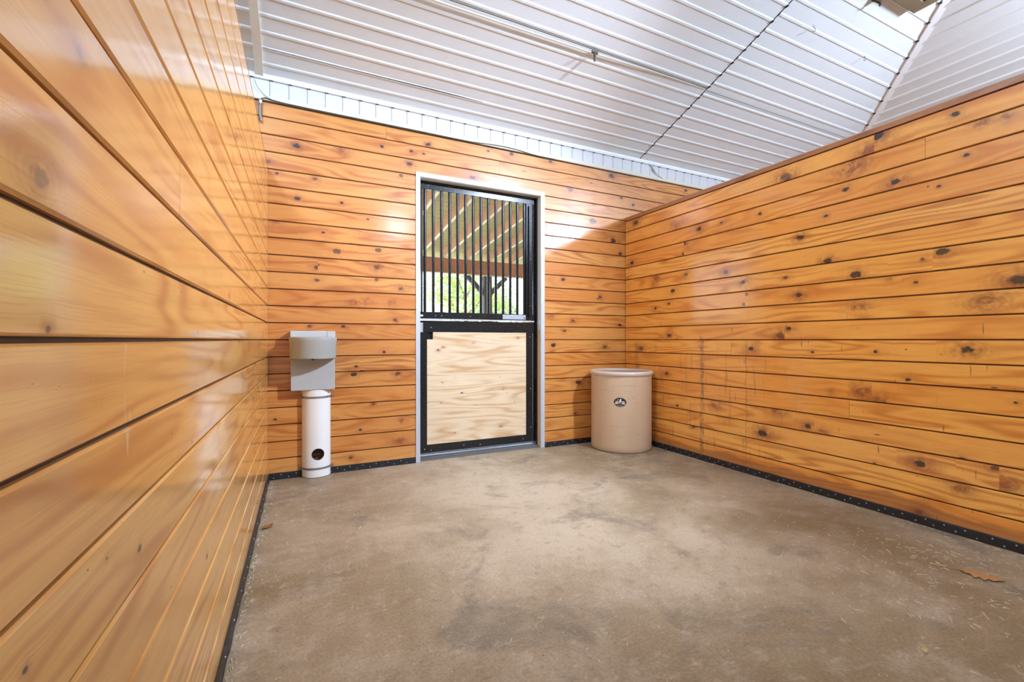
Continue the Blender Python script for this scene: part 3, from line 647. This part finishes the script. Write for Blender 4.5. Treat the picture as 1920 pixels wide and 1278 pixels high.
for i, w in enumerate(KP):
    za, zb = zs[i], zs[i+1]
    for xa, xb, zt, zo in ((1.0915, 1.149, za, min(zb, 1.104)), (1.149, 2.1225, za, zb)):
        if zo <= zt: continue
        c4 = [(xa, Y0-.004, zt), (xb, Y0-.004, zt), (xb, Y0-.004, zo), (xa, Y0-.004, zo)]
        b.face(c4, 0, [[(p[0], p[2]) for p in c4], [(p[0]-w[0], p[2]-w[1]) for p in c4], (w[2], 12.7), (w[3], w[4])])
out = [(1.0915, .130), (2.1225, .130), (2.1225, 1.1715), (1.149, 1.1715), (1.149, 1.104), (1.0915, 1.104)]
for (xa, za), (xb, zb) in zip(out, out[1:]+out[:1]):
    b.face([(xa, Y0-.004, za), (xa, Y0+.02, za), (xb, Y0+.02, zb), (xb, Y0-.004, zb)], 0, [[(xa, za)]*4, [(0, 50)]*4, (.01, 12.7), (0, 0)])
dpart(b, 'infill_panel', PLY, 'pale knotty pine plywood panel', uvname=NAMES)
b = MB(); b.box(1.006, Y0-.014, 1.281, 2.212, Y0+.01, 1.2935); dpart(b, 'latch_bar', SILVER, 'bright metal bar across the door', .002)
b = MB(); b.box(1.86, Y0-.004, 1.305, 2.118, Y0, 1.352); b.tube([(2.10, Y0-.007, 1.322), (2.10, Y0-.003, 1.322)], .006, 10, 1)
dpart(b, 'latch_plate', [plain('dull_zinc_plate', (.40, .43, .48), .4, .5, .1, 60, .08), BLACK], 'flat zinc plate at the right end of the rail', .001)
b = MB(); b.box(1.008, Y0-.008, 1.171, 1.052, Y0-.001, 1.258); dpart(b, 'keeper', SILVER, 'zinc keeper plate', .001)
b = MB(); b.box(1.006, Y0-.014, 1.314, 1.052, Y0-.002, 1.332); dpart(b, 'bolt', JAMB, 'pale bolt end', .003)
me = None
for (x, z) in [(1.10, 2.527), (1.27, 2.527), (1.55, 2.527), (1.83, 2.527), (2.05, 2.527), (1.175, 1.325), (1.235, 1.325), (1.52, 1.325), (1.13, 1.215), (1.07, .09), (1.13, .075), (1.45, .09), (1.62, .08), (2.09, .09),
               (2.178, 2.33), (2.178, 1.93), (2.178, 1.45), (2.17, 1.13), (2.178, .6), (2.178, .2)]:
    if me is None:
        sb = MB(); sb.lathe([(0, .003), (.003, .0025), (.0048, .0008), (.005, -.001)], n=10); o = sb.build('rivet', SCREW, smooth=60); me = o.data
    else: o = bpy.data.objects.new('rivet', me); C.objects.link(o)
    o.location = (x, Y0-.0003, z); o.rotation_euler = (math.radians(90), 0, 0); rel(o, door)
b = MB(); b.box(1.006, 4.0, .0, 2.246, 4.16, .012); b.box(1.006, 4.025, .012, 2.246, 4.05, .022); b.box(1.006, 4.06, .012, 2.246, 4.13, .032); b.box(1.015, 4.068, .040, 2.20, 4.085, .054)
dpart(b, 'threshold', plain('grey_rubber_threshold', (.16, .15, .145), .45, .2, .2, 40, .1), 'grey ribbed threshold under the door', .002)

# ------------------------------------------------------------------ wall waterer
wt = tag(empty('livestock_waterer', (.15, 3.9, 0)), 'grey weathered livestock waterer bowl on a white pipe by the left corner', 'waterer')
def wpart(b, name, mat, label=None, **kw):
    o = rel(b.build(name, mat, **kw), wt)
    if label: o['label'] = label
    return o
WX0, WX1 = -.037, .284; PR = .098
b = MB(); b.box(WX0, BY-PR, .701, WX1, BY-.0005, 1.118); wpart(b, 'back_housing', GREYD, 'smooth grey back housing', bevel=.004)
b = MB(); b.box(WX0-.004, BY-PR-.012, 1.1195, .222, BY-.0005, 1.170); b.box(.223, BY-PR-.010, 1.1195, WX1+.002, BY-.0005, 1.169)
wpart(b, 'lid', plain('pale_grey_lid', (.55, .56, .54), .55, 0, .08, 40, .2), 'paler grey lid block above the bowl', bevel=.005)
b = MB(); cx, rx = .1235, .168; n_ = 48
def ell(k, ins): 
    t_ = math.pi*k/n_; return (cx-(rx-ins)*math.cos(t_), BY-PR-(.185-ins)*math.sin(t_)**.9)
rings = [(.004, .955, 0), (0, .962, 0), (-.002, 1.085, 0), (-.006, 1.092, 0), (-.006, 1.118, 0), (0, 1.122, 0), (.016, 1.120, 1), (.020, 1.02, 1), (.05, .985, 1)]
base = len(b.v)
for ins, z, m_ in rings:
    for k in range(n_+1):
        x_, y_ = ell(k, ins); b.v.append((x_, y_, z))
for i in range(len(rings)-1):
    for k in range(n_):
        b.f.append((base+i*(n_+1)+k, base+i*(n_+1)+k+1, base+(i+1)*(n_+1)+k+1, base+(i+1)*(n_+1)+k)); b.m.append(0)
b.f.append(tuple(base+k for k in range(n_+1))[::-1]); b.m.append(0)
b.f.append(tuple(base+(len(rings)-1)*(n_+1)+k for k in range(n_+1))); b.m.append(0)
wpart(b, 'bowl', GREY, 'weathered grey half-round drinking bowl', smooth=40)
b = MB(); b.tube([(.118, BY-.20, .9560), (.118, BY-.20, .944)], .012, 14); b.tube([(.147, BY-.20, .9560), (.147, BY-.20, .948)], .007, 12)
wpart(b, 'drain_plug', BLACK, 'black drain plug', smooth=40)
# split pipe with a round hole
b = MB(); R1, R0, nz = .107, .101, 24
ths = [math.pi*k/40 for k in range(41)]
def pp(t_, z, r_): return (.150-r_*math.cos(t_), BY-.001-r_*.89*math.sin(t_), z)
zs_ = [.004, .70]
for t0, t1 in zip(ths, ths[1:]):
    b.face([pp(t0, .004, R1), pp(t1, .004, R1), pp(t1, .70, R1), pp(t0, .70, R1)]); b.face([pp(t0, .004, R0), pp(t0, .70, R0), pp(t1, .70, R0), pp(t1, .004, R0)])
    for z in (.004, .70): b.face([pp(t0, z, R0), pp(t1, z, R0), pp(t1, z, R1), pp(t0, z, R1)])
for t_ in (0, math.pi): b.face([pp(t_, .004, R0), pp(t_, .004, R1), pp(t_, .70, R1), pp(t_, .70, R0)])
pipe = b.build('pipe', PVC)
bm = bmesh.new(); bm.from_mesh(pipe.data); bmesh.ops.remove_doubles(bm, verts=bm.verts, dist=1e-5); bmesh.ops.recalc_face_normals(bm, faces=bm.faces); bm.to_mesh(pipe.data); bm.free()
cb = MB(); cb.tube([(.158, BY-.20, .186), (.158, BY-.03, .186)], .047, 32); cut = cb.build('cutter', PVC)
bm = bmesh.new(); bm.from_mesh(cut.data); bmesh.ops.recalc_face_normals(bm, faces=bm.faces); bm.to_mesh(cut.data); bm.free()
md = pipe.modifiers.new('cut', 'BOOLEAN'); md.object = cut; md.operation = 'DIFFERENCE'; md.solver = 'EXACT'
dg = bpy.context.evaluated_depsgraph_get(); dg.update(); nm = bpy.data.meshes.new_from_object(pipe.evaluated_get(dg))
pipe.modifiers.clear(); pipe.data = nm; bpy.data.objects.remove(cut)
for p in pipe.data.polygons: p.use_smooth = True
pipe.data.set_sharp_from_angle(angle=math.radians(35))
rel(pipe, wt); pipe['label'] = 'white plastic pipe'
b = MB(); b.box(.095, BY-.035, .12, .22, BY-.015, .25); b.tube([(.130, BY-.05, .175), (.165, BY-.06, .178), (.185, BY-.05, .186)], .006, 8, 1); b.tube([(.155, BY-.055, .20), (.158, BY-.060, .225)], .007, 8, 1)
wpart(b, 'pipe_cavity', [RUSTY, DARKGAP], 'rusty brown fittings inside the round hole', smooth=40)
def mk_strap():
    t = NT('perforated_steel_strap'); so = t.sep(t.obj())
    fx = t.m('FRACT', t.m('MULTIPLY', so[0], 95)); fz = t.m('FRACT', t.m('MULTIPLY', so[2], 60))
    hole = t.m('MULTIPLY', t.m('LESS_THAN', fx, .42), 1.0)
    t.bsdf(t.mix(hole, (.42, .42, .40), (.08, .08, .075)), .4, .6, .5); return t.mat
STRAP = mk_strap()
for zb_ in (.640, .072):
    b = MB(); rr_ = R1+.0025
    for t0, t1 in zip(ths, ths[1:]):
        f = lambda t_, z, r_: (.150-r_*math.cos(t_), BY-.001-r_*.89*math.sin(t_), z)
        b.face([f(t0, zb_-.008, rr_), f(t1, zb_-.008, rr_), f(t1, zb_+.008, rr_), f(t0, zb_+.008, rr_)])
        b.face([f(t0, zb_+.008, rr_), f(t1, zb_+.008, rr_), f(t1, zb_+.008, R1), f(t0, zb_+.008, R1)]); b.face([f(t0, zb_-.008, R1), f(t1, zb_-.008, R1), f(t1, zb_-.008, rr_), f(t0, zb_-.008, rr_)])
    b.box(.150-rr_-.020, BY-.006, zb_-.008, .150-rr_+.001, BY-.0005, zb_+.008); b.box(.150+rr_-.001, BY-.006, zb_-.008, .150+rr_+.020, BY-.0005, zb_+.008)
    b.tube([(.150-rr_-.013, BY-.014, zb_+.003), (.150-rr_-.013, BY-.004, zb_+.003)], .006, 8); b.tube([(.150+rr_+.013, BY-.014, zb_+.002), (.150+rr_+.013, BY-.004, zb_+.002)], .006, 8)
    wpart(b, 'strap', STRAP, 'perforated metal strap', smooth=40)

# ------------------------------------------------------------------ barrel
BC = (3.016, 3.664)
bar_ = tag(empty('barrel', (BC[0], BC[1], 0)), 'tan plastic feed barrel with a rolled rim standing in the right corner', 'barrel')
def bpart(b, name, mat, label=None, **kw):
    o = b.build(name, mat, **kw); o.parent = bar_
    if label: o['label'] = label
    return o
R_ = .302
b = MB(); b.lathe([(0, .004), (R_-.03, .002), (R_-.008, .006), (R_-.001, .022), (R_, .06), (R_, .745)], n=96)
b.lathe([(R_-.006, .745), (R_-.008, .05), (R_-.03, .03), (0, .03)], n=96, m=1)
bpart(b, 'shell', [TAN, TAND], smooth=40)
b = MB(); b.lathe([(R_-.001, .735), (R_+.004, .745), (R_+.012, .752), (R_+.014, .770), (R_+.011, .783), (R_+.002, .788), (R_-.014, .788), (R_-.020, .780), (R_-.016, .760), (R_-.007, .742)], n=96)
bpart(b, 'rim', plain('tan_rim', (.60, .46, .36), .4, 0, .06, 9, .03), 'rolled pinkish tan rim', smooth=50)
# oval badge wrapped on the shell
ang0 = math.atan2(-math.cos(math.radians(25.77+13)), -math.sin(math.radians(25.77+13)))
ang0 = math.atan2(-3.75, -2.72)
bx = Vector((BC[0], BC[1]))
def onshell(s_, z, r_=R_+.0012):     # s_: arc metres to the right as seen from the stall
    a = ang0+.055-.125*0+s_/R_ ; return (r_*math.cos(a), r_*math.sin(a), z)
SB = -.044; ZB = .497
def blob(b, pts, r_, m_):
    cx_ = sum(p[0] for p in pts)/len(pts); cz_ = sum(p[1] for p in pts)/len(pts)
    for p, q_ in zip(pts, pts[1:]+pts[:1]): b.face([onshell(SB+cx_, ZB+cz_, r_), onshell(SB+p[0], ZB+p[1], r_), onshell(SB+q_[0], ZB+q_[1], r_)], m_)
b = MB(); el = lambda a_, c_: [(a_*math.cos(2*math.pi*k/40), c_*math.sin(2*math.pi*k/40)) for k in range(40)]
blob(b, el(.060, .044), R_+.0010, 0)
blob(b, [(-.053, -.010), (-.05, -.019), (.046, -.021), (.050, -.012), (-.01, -.010)], R_+.0016, 1)
for i in range(9): blob(b, [(-.045+i*.0105, -.0125), (-.045+i*.0105, -.018), (-.0432+i*.0105, -.018), (-.0432+i*.0105, -.0125)], R_+.0020, 0)
blob(b, [(-.024, .024), (-.020, .029), (-.014, .027), (-.014, .020), (-.019, .016)], R_+.0018, 1)
blob(b, [(-.004, .020), (.000, .030), (.010, .036), (.012, .022), (.012, .010), (.006, .012)], R_+.0018, 1)
blob(b, [(-.012, .010), (-.004, .016), (.006, .010), (.016, .010), (.012, .002), (.002, .000), (-.003, -.006), (-.009, .000)], R_+.0020, 1)
blob(b, [(-.028, -.031), (-.028, -.034), (.024, -.035), (.024, -.032)], R_+.0018, 1)
bpart(b, 'badge', [plain('black_badge', (.02, .018, .018), .4, 0, .2, 60, .02), plain('white_badge_print', (.75, .73, .72), .5, 0, .05, 60, .02)], 'black oval badge with a white rider emblem')

# ------------------------------------------------------------------ small things on wall and ceiling
b = MB(); b.tube([(-.247, BY-.020, 2.93), (-.251, BY-.022, 2.89), (-.250, BY-.022, 2.84), (-.243, BY-.020, 2.79)], .0105, 12)
for k in range(22):
    z = 2.795+.006*k; b.lathe([(.0108, 0), (.0122, .0015), (.0108, .003)], (-.248, BY-.021, z), 12)
b.lathe([(.0, .012), (.013, .012), (.013, -.012), (.0, -.012)], (-.247, BY-.020, 2.94), 12, 1)
tag(b.build('conduit', [CONDUIT, SILVER], smooth=40), 'short grey flexible conduit hanging on the back wall at upper left', 'conduit')
b = MB()
ptsc = [(-.247, BY-.02, 2.950), (-.238, BY-.025, 2.966), (-.215, BY-.028, 2.974), (-.17, BY-.027, 2.968), (-.10, BY-.026, 2.963), (.1, BY-.026, 2.961)]
ptsc += [(x, BY-.026, 2.961+.001*math.sin(x*9)) for x in (.4, .7, 1.0, 1.3, 1.5)]
ptsc += [(1.65, BY-.027, 2.972), (1.8, BY-.028, 2.979), (1.95, BY-.028, 2.976), (2.1, BY-.028, 2.962), (2.25, BY-.018, 2.957), (2.4, BY-.014, 2.958)]
b.tube(ptsc, .0038, 8)
tag(b.build('cable', CABLE, smooth=60), 'thin dark cable running along the top of the back wall from the conduit', 'cable')
b = MB(); b.tube([(-.288, BY-.030, 3.105), (-.280, BY-.03, 3.07), (-.262, BY-.03, 3.04), (-.235, BY-.03, 3.005), (-.20, BY-.03, 2.982), (-.17, BY-.028, 2.972)], .0016, 6)
tag(b.build('wire', CONDUIT, smooth=60), 'fine grey wire curving down the white siding band at upper left', 'wire')
# hanging nozzle with its cream supply tube
noz = tag(empty('misting_nozzle', (2.213, 3.018, 3.47)), 'small dark nozzle hanging from the cream tube on the ceiling', 'nozzle')
b = MB(); b.lathe([(0, .006), (.010, .006), (.0125, -.004), (.0125, -.055), (.009, -.068), (0, -.080)], (0, 0, -.008), 14); b.tube([(-.026, 0, -.004), (.026, 0, -.010)], .006, 10)
for sx_ in (-1, 1): b.lathe([(0, .010), (.009, .008), (.011, 0), (.009, -.008), (0, -.010)], (.021*sx_, 0, -.008), 10)
o = b.build('nozzle_body', plain('grimy_brass', (.10, .085, .06), .5, .4, .3, 60, .2), smooth=50); o.parent = noz
b = MB(); b.tube([(-.3, 3.030, zc1(3.03)-.022), (1.0, 3.030, zc1(3.03)-.022), (2.19, 3.026, zc1(3.026)-.020), (3.0, 3.018, zc1(3.018)-.012), (3.5, 3.012, zc1(3.012)-.010)], [.0078, .0078, .0062, .0038, .002], 10)
tag(b.build('supply_tube', CREAM, smooth=60), 'cream tube running along the ceiling joint above the stall', 'tube')
# open hooks
def hook(p, s_, label, rz):
    b = MB(); pts_ = [(0, 0, .004)]+[(0, 0, -.012*s_)]
    for k in range(10):
        a_ = math.radians(80-27*k); pts_.append((.0125*s_*math.cos(a_), 0, (-.032+.0125*math.sin(a_)*1.3)*s_))
    b.tube(pts_, .0022*s_, 8)
    o = b.build('hook', plain('dull_steel_hook', (.16, .15, .14), .4, .6, .1, 60, .05), smooth=60); o.location = p; o.rotation_euler = (0, 0, rz)
    tag(o, label, 'hook', 'open hooks screwed into the ceiling')
hook((3.924, 2.285, zc1(2.285)-.004), 1.0, 'grey open hook in the ceiling nearest the dark cross seam', -.45)
hook((4.742, 2.312, zc1(2.312)-.004), .95, 'thin grey open hook in the ceiling nearest the hip trim', -.2)
hook((5.267, 3.386, zc1(3.386)-.002), .5, 'tiny hook in the ceiling just above the right partition', -.2)
# wooden vent box hanging at the top of the frame
vb = tag(empty('ceiling_vent', (4.3, 1.5, 3.82)), 'weathered wooden vent box with dark slots under the ceiling at top right', 'vent')
WOODV = plain('weathered_vent_wood', (.30, .23, .13), .8, 0, .3, 22, .3)
b = MB(); X1, Yv, Zv = 4.644, 1.906, 3.82; X0_, Y0_ = 3.95, 1.20
b.box(X0_, Yv-.10, Zv, X1, Yv, Zv+.02); b.box(X0_, Y0_, Zv, X1, Y0_+.10, Zv+.02); b.box(X1-.09, Y0_+.10, Zv, X1, Yv-.10, Zv+.02); b.box(X0_, Y0_+.10, Zv, X0_+.09, Yv-.10, Zv+.02)
b.box(X0_, Yv-.02, Zv+.02, X1, Yv, zc1(Yv)); b.box(X0_, Y0_, Zv+.02, X1, Y0_+.02, zc1(Y0_)); b.box(X1-.02, Y0_+.02, Zv+.02, X1, Yv-.02, zc1(Yv)); b.box(X0_, Y0_+.02, Zv+.02, X0_+.02, Yv-.02, zc1(Yv))
o = rel(b.build('vent_frame', WOODV, bevel=.002), vb)
b = MB()
for k in range(5):
    y_ = Yv-.155-.095*k
    b.prism((X0_+.09, y_, Zv+.02), (X1-.09, y_, Zv+.02), .070, .012, (0, .25, 1))
rel(b.build('slat', WOODV), vb)
b = MB(); b.face([(X0_+.02, Y0_+.02, Zv+.10), (X0_+.02, Yv-.02, Zv+.10), (X1-.02, Yv-.02, Zv+.10), (X1-.02, Y0_+.02, Zv+.10)]); rel(b.build('vent_back', DARKGAP), vb)
# ragged scrap hanging beside it
b = MB(); rg = random.Random(3)
ptsr = [(0, .03), (.028, .024), (.058, .030), (.086, .020), (.100, .028), (.094, .004), (.099, -.020), (.096, -.052), (.090, -.060), (.086, -.040), (.062, -.030), (.038, -.020), (.012, 0)]
for sgn in (0,):
    vv = [Vector((p[0], .006*math.sin(p[0]*60), p[1]*1.15)) for p in ptsr]
    n2 = len(vv)
    fr_ = [v+Vector((0, -.008, 0)) for v in vv]; bk_ = [v+Vector((0, .008, 0)) for v in vv]
    b.face(fr_); b.face(bk_[::-1])
    for i in range(n2): j = (i+1) % n2; b.face([fr_[i], bk_[i], bk_[j], fr_[j]])
o = b.build('hanging_scrap', plain('dark_ragged_scrap', (.075, .05, .045), .9, 0, .3, 90, .5))
o.location = (4.148, 1.99, 3.852); o.rotation_euler = (0, 0, -.35)
tag(o, 'dark ragged scrap hanging from the ceiling at the top edge, left of the vent', 'scrap')
# peeling strip on the siding at the right
b = MB(); pk = [(3.684, 3.119, .010), (3.715, 3.09, .014), (3.745, 3.05, .012), (3.79, 3.02, .006), (3.87, 2.985, .003)]
for (xa, za, wa), (xb, zb, wb_) in zip(pk, pk[1:]):
    b.add([(xa-wa, BY-.031, za), (xa+wa, BY-.028, za+.003), (xb+wb_, BY-.028, zb+.003), (xb-wb_, BY-.031, zb),
           (xa-wa, BY-.029, za), (xa+wa, BY-.026, za+.003), (xb+wb_, BY-.026, zb+.003), (xb-wb_, BY-.029, zb)], [(0, 1, 2, 3), (7, 6, 5, 4), (0, 3, 7, 4), (1, 5, 6, 2)])
tag(b.build('peeling_strip', plain('grimy_grey_strip', (.40, .37, .33), .7, 0, .3, 50, .3)), 'grimy strip peeling off the white siding band above the right corner', 'strip')

# ------------------------------------------------------------------ floor litter
def oak_leaf(name, loc, size, rz, mat, label, curl, seed):
    rg = random.Random(seed); b = MB(); half = []
    prof = [(0, .02), (.10, .05), (.18, .20), (.26, .10), (.36, .34), (.46, .12), (.56, .36), (.66, .12), (.76, .24), (.86, .08), (1.0, 0)]
    def pt(t_, w, s_):
        x = (t_-.5)*size; y = w*size*s_*(1+rg.uniform(-.1, .1)); return Vector((x, y, .003+curl*size*((t_-.5)**2*1.6+abs(w)*.55)))
    for s_ in (-1, 1):
        edge = [pt(t_, w, s_) for t_, w in prof]
        mid = [Vector(((t_-.5)*size, 0, .002+curl*size*((t_-.5)**2*1.2))) for t_, w in prof]
        for i in range(len(prof)-1):
            b.face([mid[i], mid[i+1], edge[i+1], edge[i]])
    b.tube([(-.5*size, 0, .003+curl*size*.3), (-.68*size, .03*size, .004)], .0012, 6)
    o = b.build(name, mat); md = o.modifiers.new('s', 'SOLIDIFY'); md.thickness = .0008
    o.location = loc; o.rotation_euler = (0, 0, rz); tag(o, label, 'leaf'); return o
oak_leaf('dry_leaf', (-.150, 2.985, 0), .085, .9, OAK, 'curled reddish brown dry leaf on the floor beside the left wall', .30, 1)
oak_leaf('dry_leaf', (2.868, .925, 0), .155, -1.25, OAKL, 'tan brown lobed dry leaf on the floor at lower right', .12, 2)
oak_leaf('dry_leaf', (2.004, .790, 0), .035, .5, plain('yellowed_leaf', (.55, .38, .16), .6, 0, .15, 60, .2), 'small yellowed leaf scrap on the floor near the bottom right', .1, 4)
b = MB(); rg = random.Random(21)
def straw(x, y, L, w, a):
    dx_, dy_ = math.cos(a)*L/2, math.sin(a)*L/2; nx, ny = -math.sin(a)*w/2, math.cos(a)*w/2; z = .0012+rg.uniform(0, .001); zt = z+rg.uniform(0, .003)
    b.add([(x-dx_-nx, y-dy_-ny, .0003), (x-dx_+nx, y-dy_+ny, .0003), (x+dx_+nx, y+dy_+ny, .0003), (x+dx_-nx, y+dy_-ny, .0003),
           (x-dx_-nx, y-dy_-ny, z), (x-dx_+nx, y-dy_+ny, z), (x+dx_+nx, y+dy_+ny, zt), (x+dx_-nx, y+dy_-ny, zt)],
          [(4, 5, 6, 7), (0, 1, 5, 4), (1, 2, 6, 5), (2, 3, 7, 6), (3, 0, 4, 7)])
for i in range(260):      # thick litter at lower right
    x, y = rg.gauss(2.75, .38), rg.gauss(.98, .26)
    if x > 3.34 or y < .3: continue
    straw(x, y, rg.uniform(.004, .03)*(1 if rg.random() < .8 else 1.8), rg.uniform(.0008, .0018), rg.uniform(0, math.pi))
for i in range(700):      # scattered over the stall
    sx, sy = rg.uniform(-.15, 3.3), rg.uniform(.3, 3.9)
    if math.hypot(sx-3.016, sy-3.664) < .34: continue
    straw(sx, sy, rg.uniform(.002, .012)*(1 if rg.random() < .9 else 2), rg.uniform(.0007, .0016), rg.uniform(0, math.pi))
for i in range(420):      # along the feet of the left and right walls
    if i % 3: y = rg.uniform(.8, 3.9); x = -.197-.0122*(3.982-y)+.018+abs(rg.gauss(0, .018))
    else: y = rg.uniform(.5, 3.4); x = 3.337+.0098*(3.982-y)-.018-abs(rg.gauss(0, .02)); y = min(y, 3.3)
    straw(x, y, rg.uniform(.003, .022), rg.uniform(.0008, .0016), rg.gauss(1.57, .5))
tag(b.build('straw_litter', STRAW), 'pale straw bits and shavings scattered over the concrete floor', 'straw', kind='stuff')

# ------------------------------------------------------------------ porch outside the door
porch = tag(empty('porch_roof', (2.4, 5.5, 0)), 'timber porch roof seen through the bars, with rafters, beam and braced post', 'porch')
def ppart(o, label=None):
    rel(o, porch)
    if label: o['label'] = label
    return o
zr = lambda y: 3.10-.0936*y
for k in range(-4, 12):
    x = 1.360+.408*k
    b = MB(); D_ = .14
    ya, yb = 4.09, 7.25
    b.add([(x-.019, ya, zr(ya)), (x+.019, ya, zr(ya)), (x+.019, yb, zr(yb)), (x-.019, yb, zr(yb)), (x-.019, ya, zr(ya)+D_), (x+.019, ya, zr(ya)+D_), (x+.019, yb, zr(yb)+D_), (x-.019, yb, zr(yb)+D_)],
          [(4, 5, 6, 7), (0, 1, 5, 4), (1, 2, 6, 5), (2, 3, 7, 6), (3, 0, 4, 7)])
    b.f.append((0, 3, 2, 1)); b.m.append(1)
    ppart(b.build('rafter', [RAFT, RAFTB]))
b = MB(); b.face([(-.8, 4.09, zr(4.09)+.141), (6.4, 4.09, zr(4.09)+.141), (6.4, 7.6, zr(7.6)+.141), (-.8, 7.6, zr(7.6)+.141)])
b.face([(-.8, 4.09, zr(4.09)+.17), (-.8, 7.6, zr(7.6)+.17), (6.4, 7.6, zr(7.6)+.17), (6.4, 4.09, zr(4.09)+.17)])
ppart(b.build('roof_deck', DECK), 'greenish board underside of the porch roof')
b = MB(); b.box(-1.2, 7.0, 2.19, 6.6, 7.08, 2.425); ppart(b.build('beam', BEAM, bevel=.004), 'reddish brown porch beam')
b = MB(); b.box(-1.2, 6.985, 2.176, 6.6, 7.09, 2.19); ppart(b.build('beam_trim', RAFTB), 'thin pale strip under the beam')
for xp in (2.865, -.6, 6.2):
    b = MB(); b.box(xp, 7.005, 0, xp+.14, 7.145, 2.176); ppart(b.build('post', POST, bevel=.005), 'dark weathered post')
    for s_ in (-1, 1):
        b = MB(); b.prism((xp+.07+s_*.05, 7.075, 1.875), (xp+.07+s_*.36, 7.075, 2.175), .07, .07, (0, 1, 0)); ppart(b.build('brace', POST, bevel=.004), 'dark diagonal brace')
b = MB(); b.box(-10, 4.16, -.02, 10, 7.3, -.005); struct(b.build('ground', plain('porch_concrete', (.70, .66, .58), .8, 0, .1, 5, .2)), 'pale porch slab outside the door', 'ground')
b = MB(); b.face([(-80, 7.3, -.06), (80, 7.3, -.06), (80, 120, -.06), (-80, 120, -.06)]); b.face([(-80, -60, -.12), (80, -60, -.12), (80, 7.3, -.12), (-80, 7.3, -.12)])
struct(b.build('ground', GRASS), 'sunlit ground beyond the porch', 'ground')

def tree(x, y, h, r, n, leaf, label, seed, low=.25):
    rg = random.Random(seed); root = empty('tree', (x, y, -.06)); tag(root, label, 'tree', 'trees beyond the porch')
    b = MB(); b.tube([(0, 0, 0), (.05, .02, h*.3), (-.04, .05, h*.6), (0, 0, h*.85)], [.16, .12, .08, .03], 10)
    for k in range(7):
        a = rg.uniform(0, 6.28); z = h*rg.uniform(.25, .65); b.tube([(0, 0, z), (math.cos(a)*r*.4, math.sin(a)*r*.4, z+h*.12), (math.cos(a)*r*.75, math.sin(a)*r*.75, z+h*.2)], [.05, .03, .012], 6)
    o = b.build('trunk', BARK, smooth=60); o.parent = root
    cl = []
    for k in range(26):
        u = rg.uniform(-1, 1); a = rg.uniform(0, 6.28); q_ = rg.uniform(.3, 1)**.5
        cl.append((Vector((math.cos(a)*math.sqrt(1-u*u)*r*q_*.85, math.sin(a)*math.sqrt(1-u*u)*r*q_*.85, h*(low+(1-low)*.5)+u*h*(1-low)*.47*q_)), rg.uniform(.28, .5)*r))
    vv, ff = [], []
    for i in range(n):
        c_, cr = cl[i % len(cl)]
        d = Vector((rg.gauss(0, 1), rg.gauss(0, 1), rg.gauss(0, 1))).normalized()*cr*rg.uniform(.4, 1)**.6
        p = c_+d; s_ = rg.uniform(.045, .095)
        e1 = Vector((rg.gauss(0, 1), rg.gauss(0, 1), rg.gauss(0, 1))).normalized(); e2 = e1.orthogonal().normalized()
        j = len(vv); vv += [tuple(p+e1*s_), tuple(p+e2*s_*.5), tuple(p-e1*s_), tuple(p-e2*s_*.5)]; ff.append((j, j+1, j+2, j+3))
    b = MB(); b.add(vv, ff); o = b.build('foliage', leaf); o.parent = root
    return root
tree(7.8, 21.6, 5.6, 2.3, 9500, LEAF_A, 'light green leafy tree left of the porch post through the bars', 1)
shed = tag(empty('shed', (2.5, 17.5, -.06)), 'bright white shed with a sloping roof seen low at the left through the bars', 'shed')
SHW = plain('white_shed_paint', (.62, .64, .68), .6, 0, .03, 3, .05)
b = MB(); pr = [(.2, 0), (5.5, 0), (5.5, 1.98), (4.0, 2.78), (.2, 2.78)]
b.face([(x, 16.5, z-.05) for x, z in pr]); b.face([(x, 18.3, z-.05) for x, z in pr][::-1])
for (xa, za), (xb, zb) in zip(pr, pr[1:]+pr[:1]): b.face([(xa, 16.5, za-.05), (xa, 18.3, za-.05), (xb, 18.3, zb-.05), (xb, 16.5, zb-.05)])
rel(b.build('wall', SHW), shed)
b = MB(); b.prism((3.95, 17.4, 2.79), (5.72, 17.4, 1.86), 2.1, .06, (0, 0, 1)); b.prism((.1, 17.4, 2.775), (4.02, 17.4, 2.775), 2.1, .06, (0, 0, 1)); rel(b.build('roof', SHW), shed)
tree(11.2, 26.0, 4.8, 1.9, 6500, LEAF_B, 'mid green tree just behind the porch post', 3)
tree(12.4, 21.5, 3.0, 1.4, 4500, LEAF_A, 'smaller light green tree right of the porch post', 4)
tree(16.6, 27.0, 3.9, 1.8, 6000, LEAF_B, 'mid green tree at the right end of the window view', 5)
tree(3.6, 27.5, 5.6, 2.2, 3000, LEAF_B, 'mid green tree at the left end of the window view', 6)
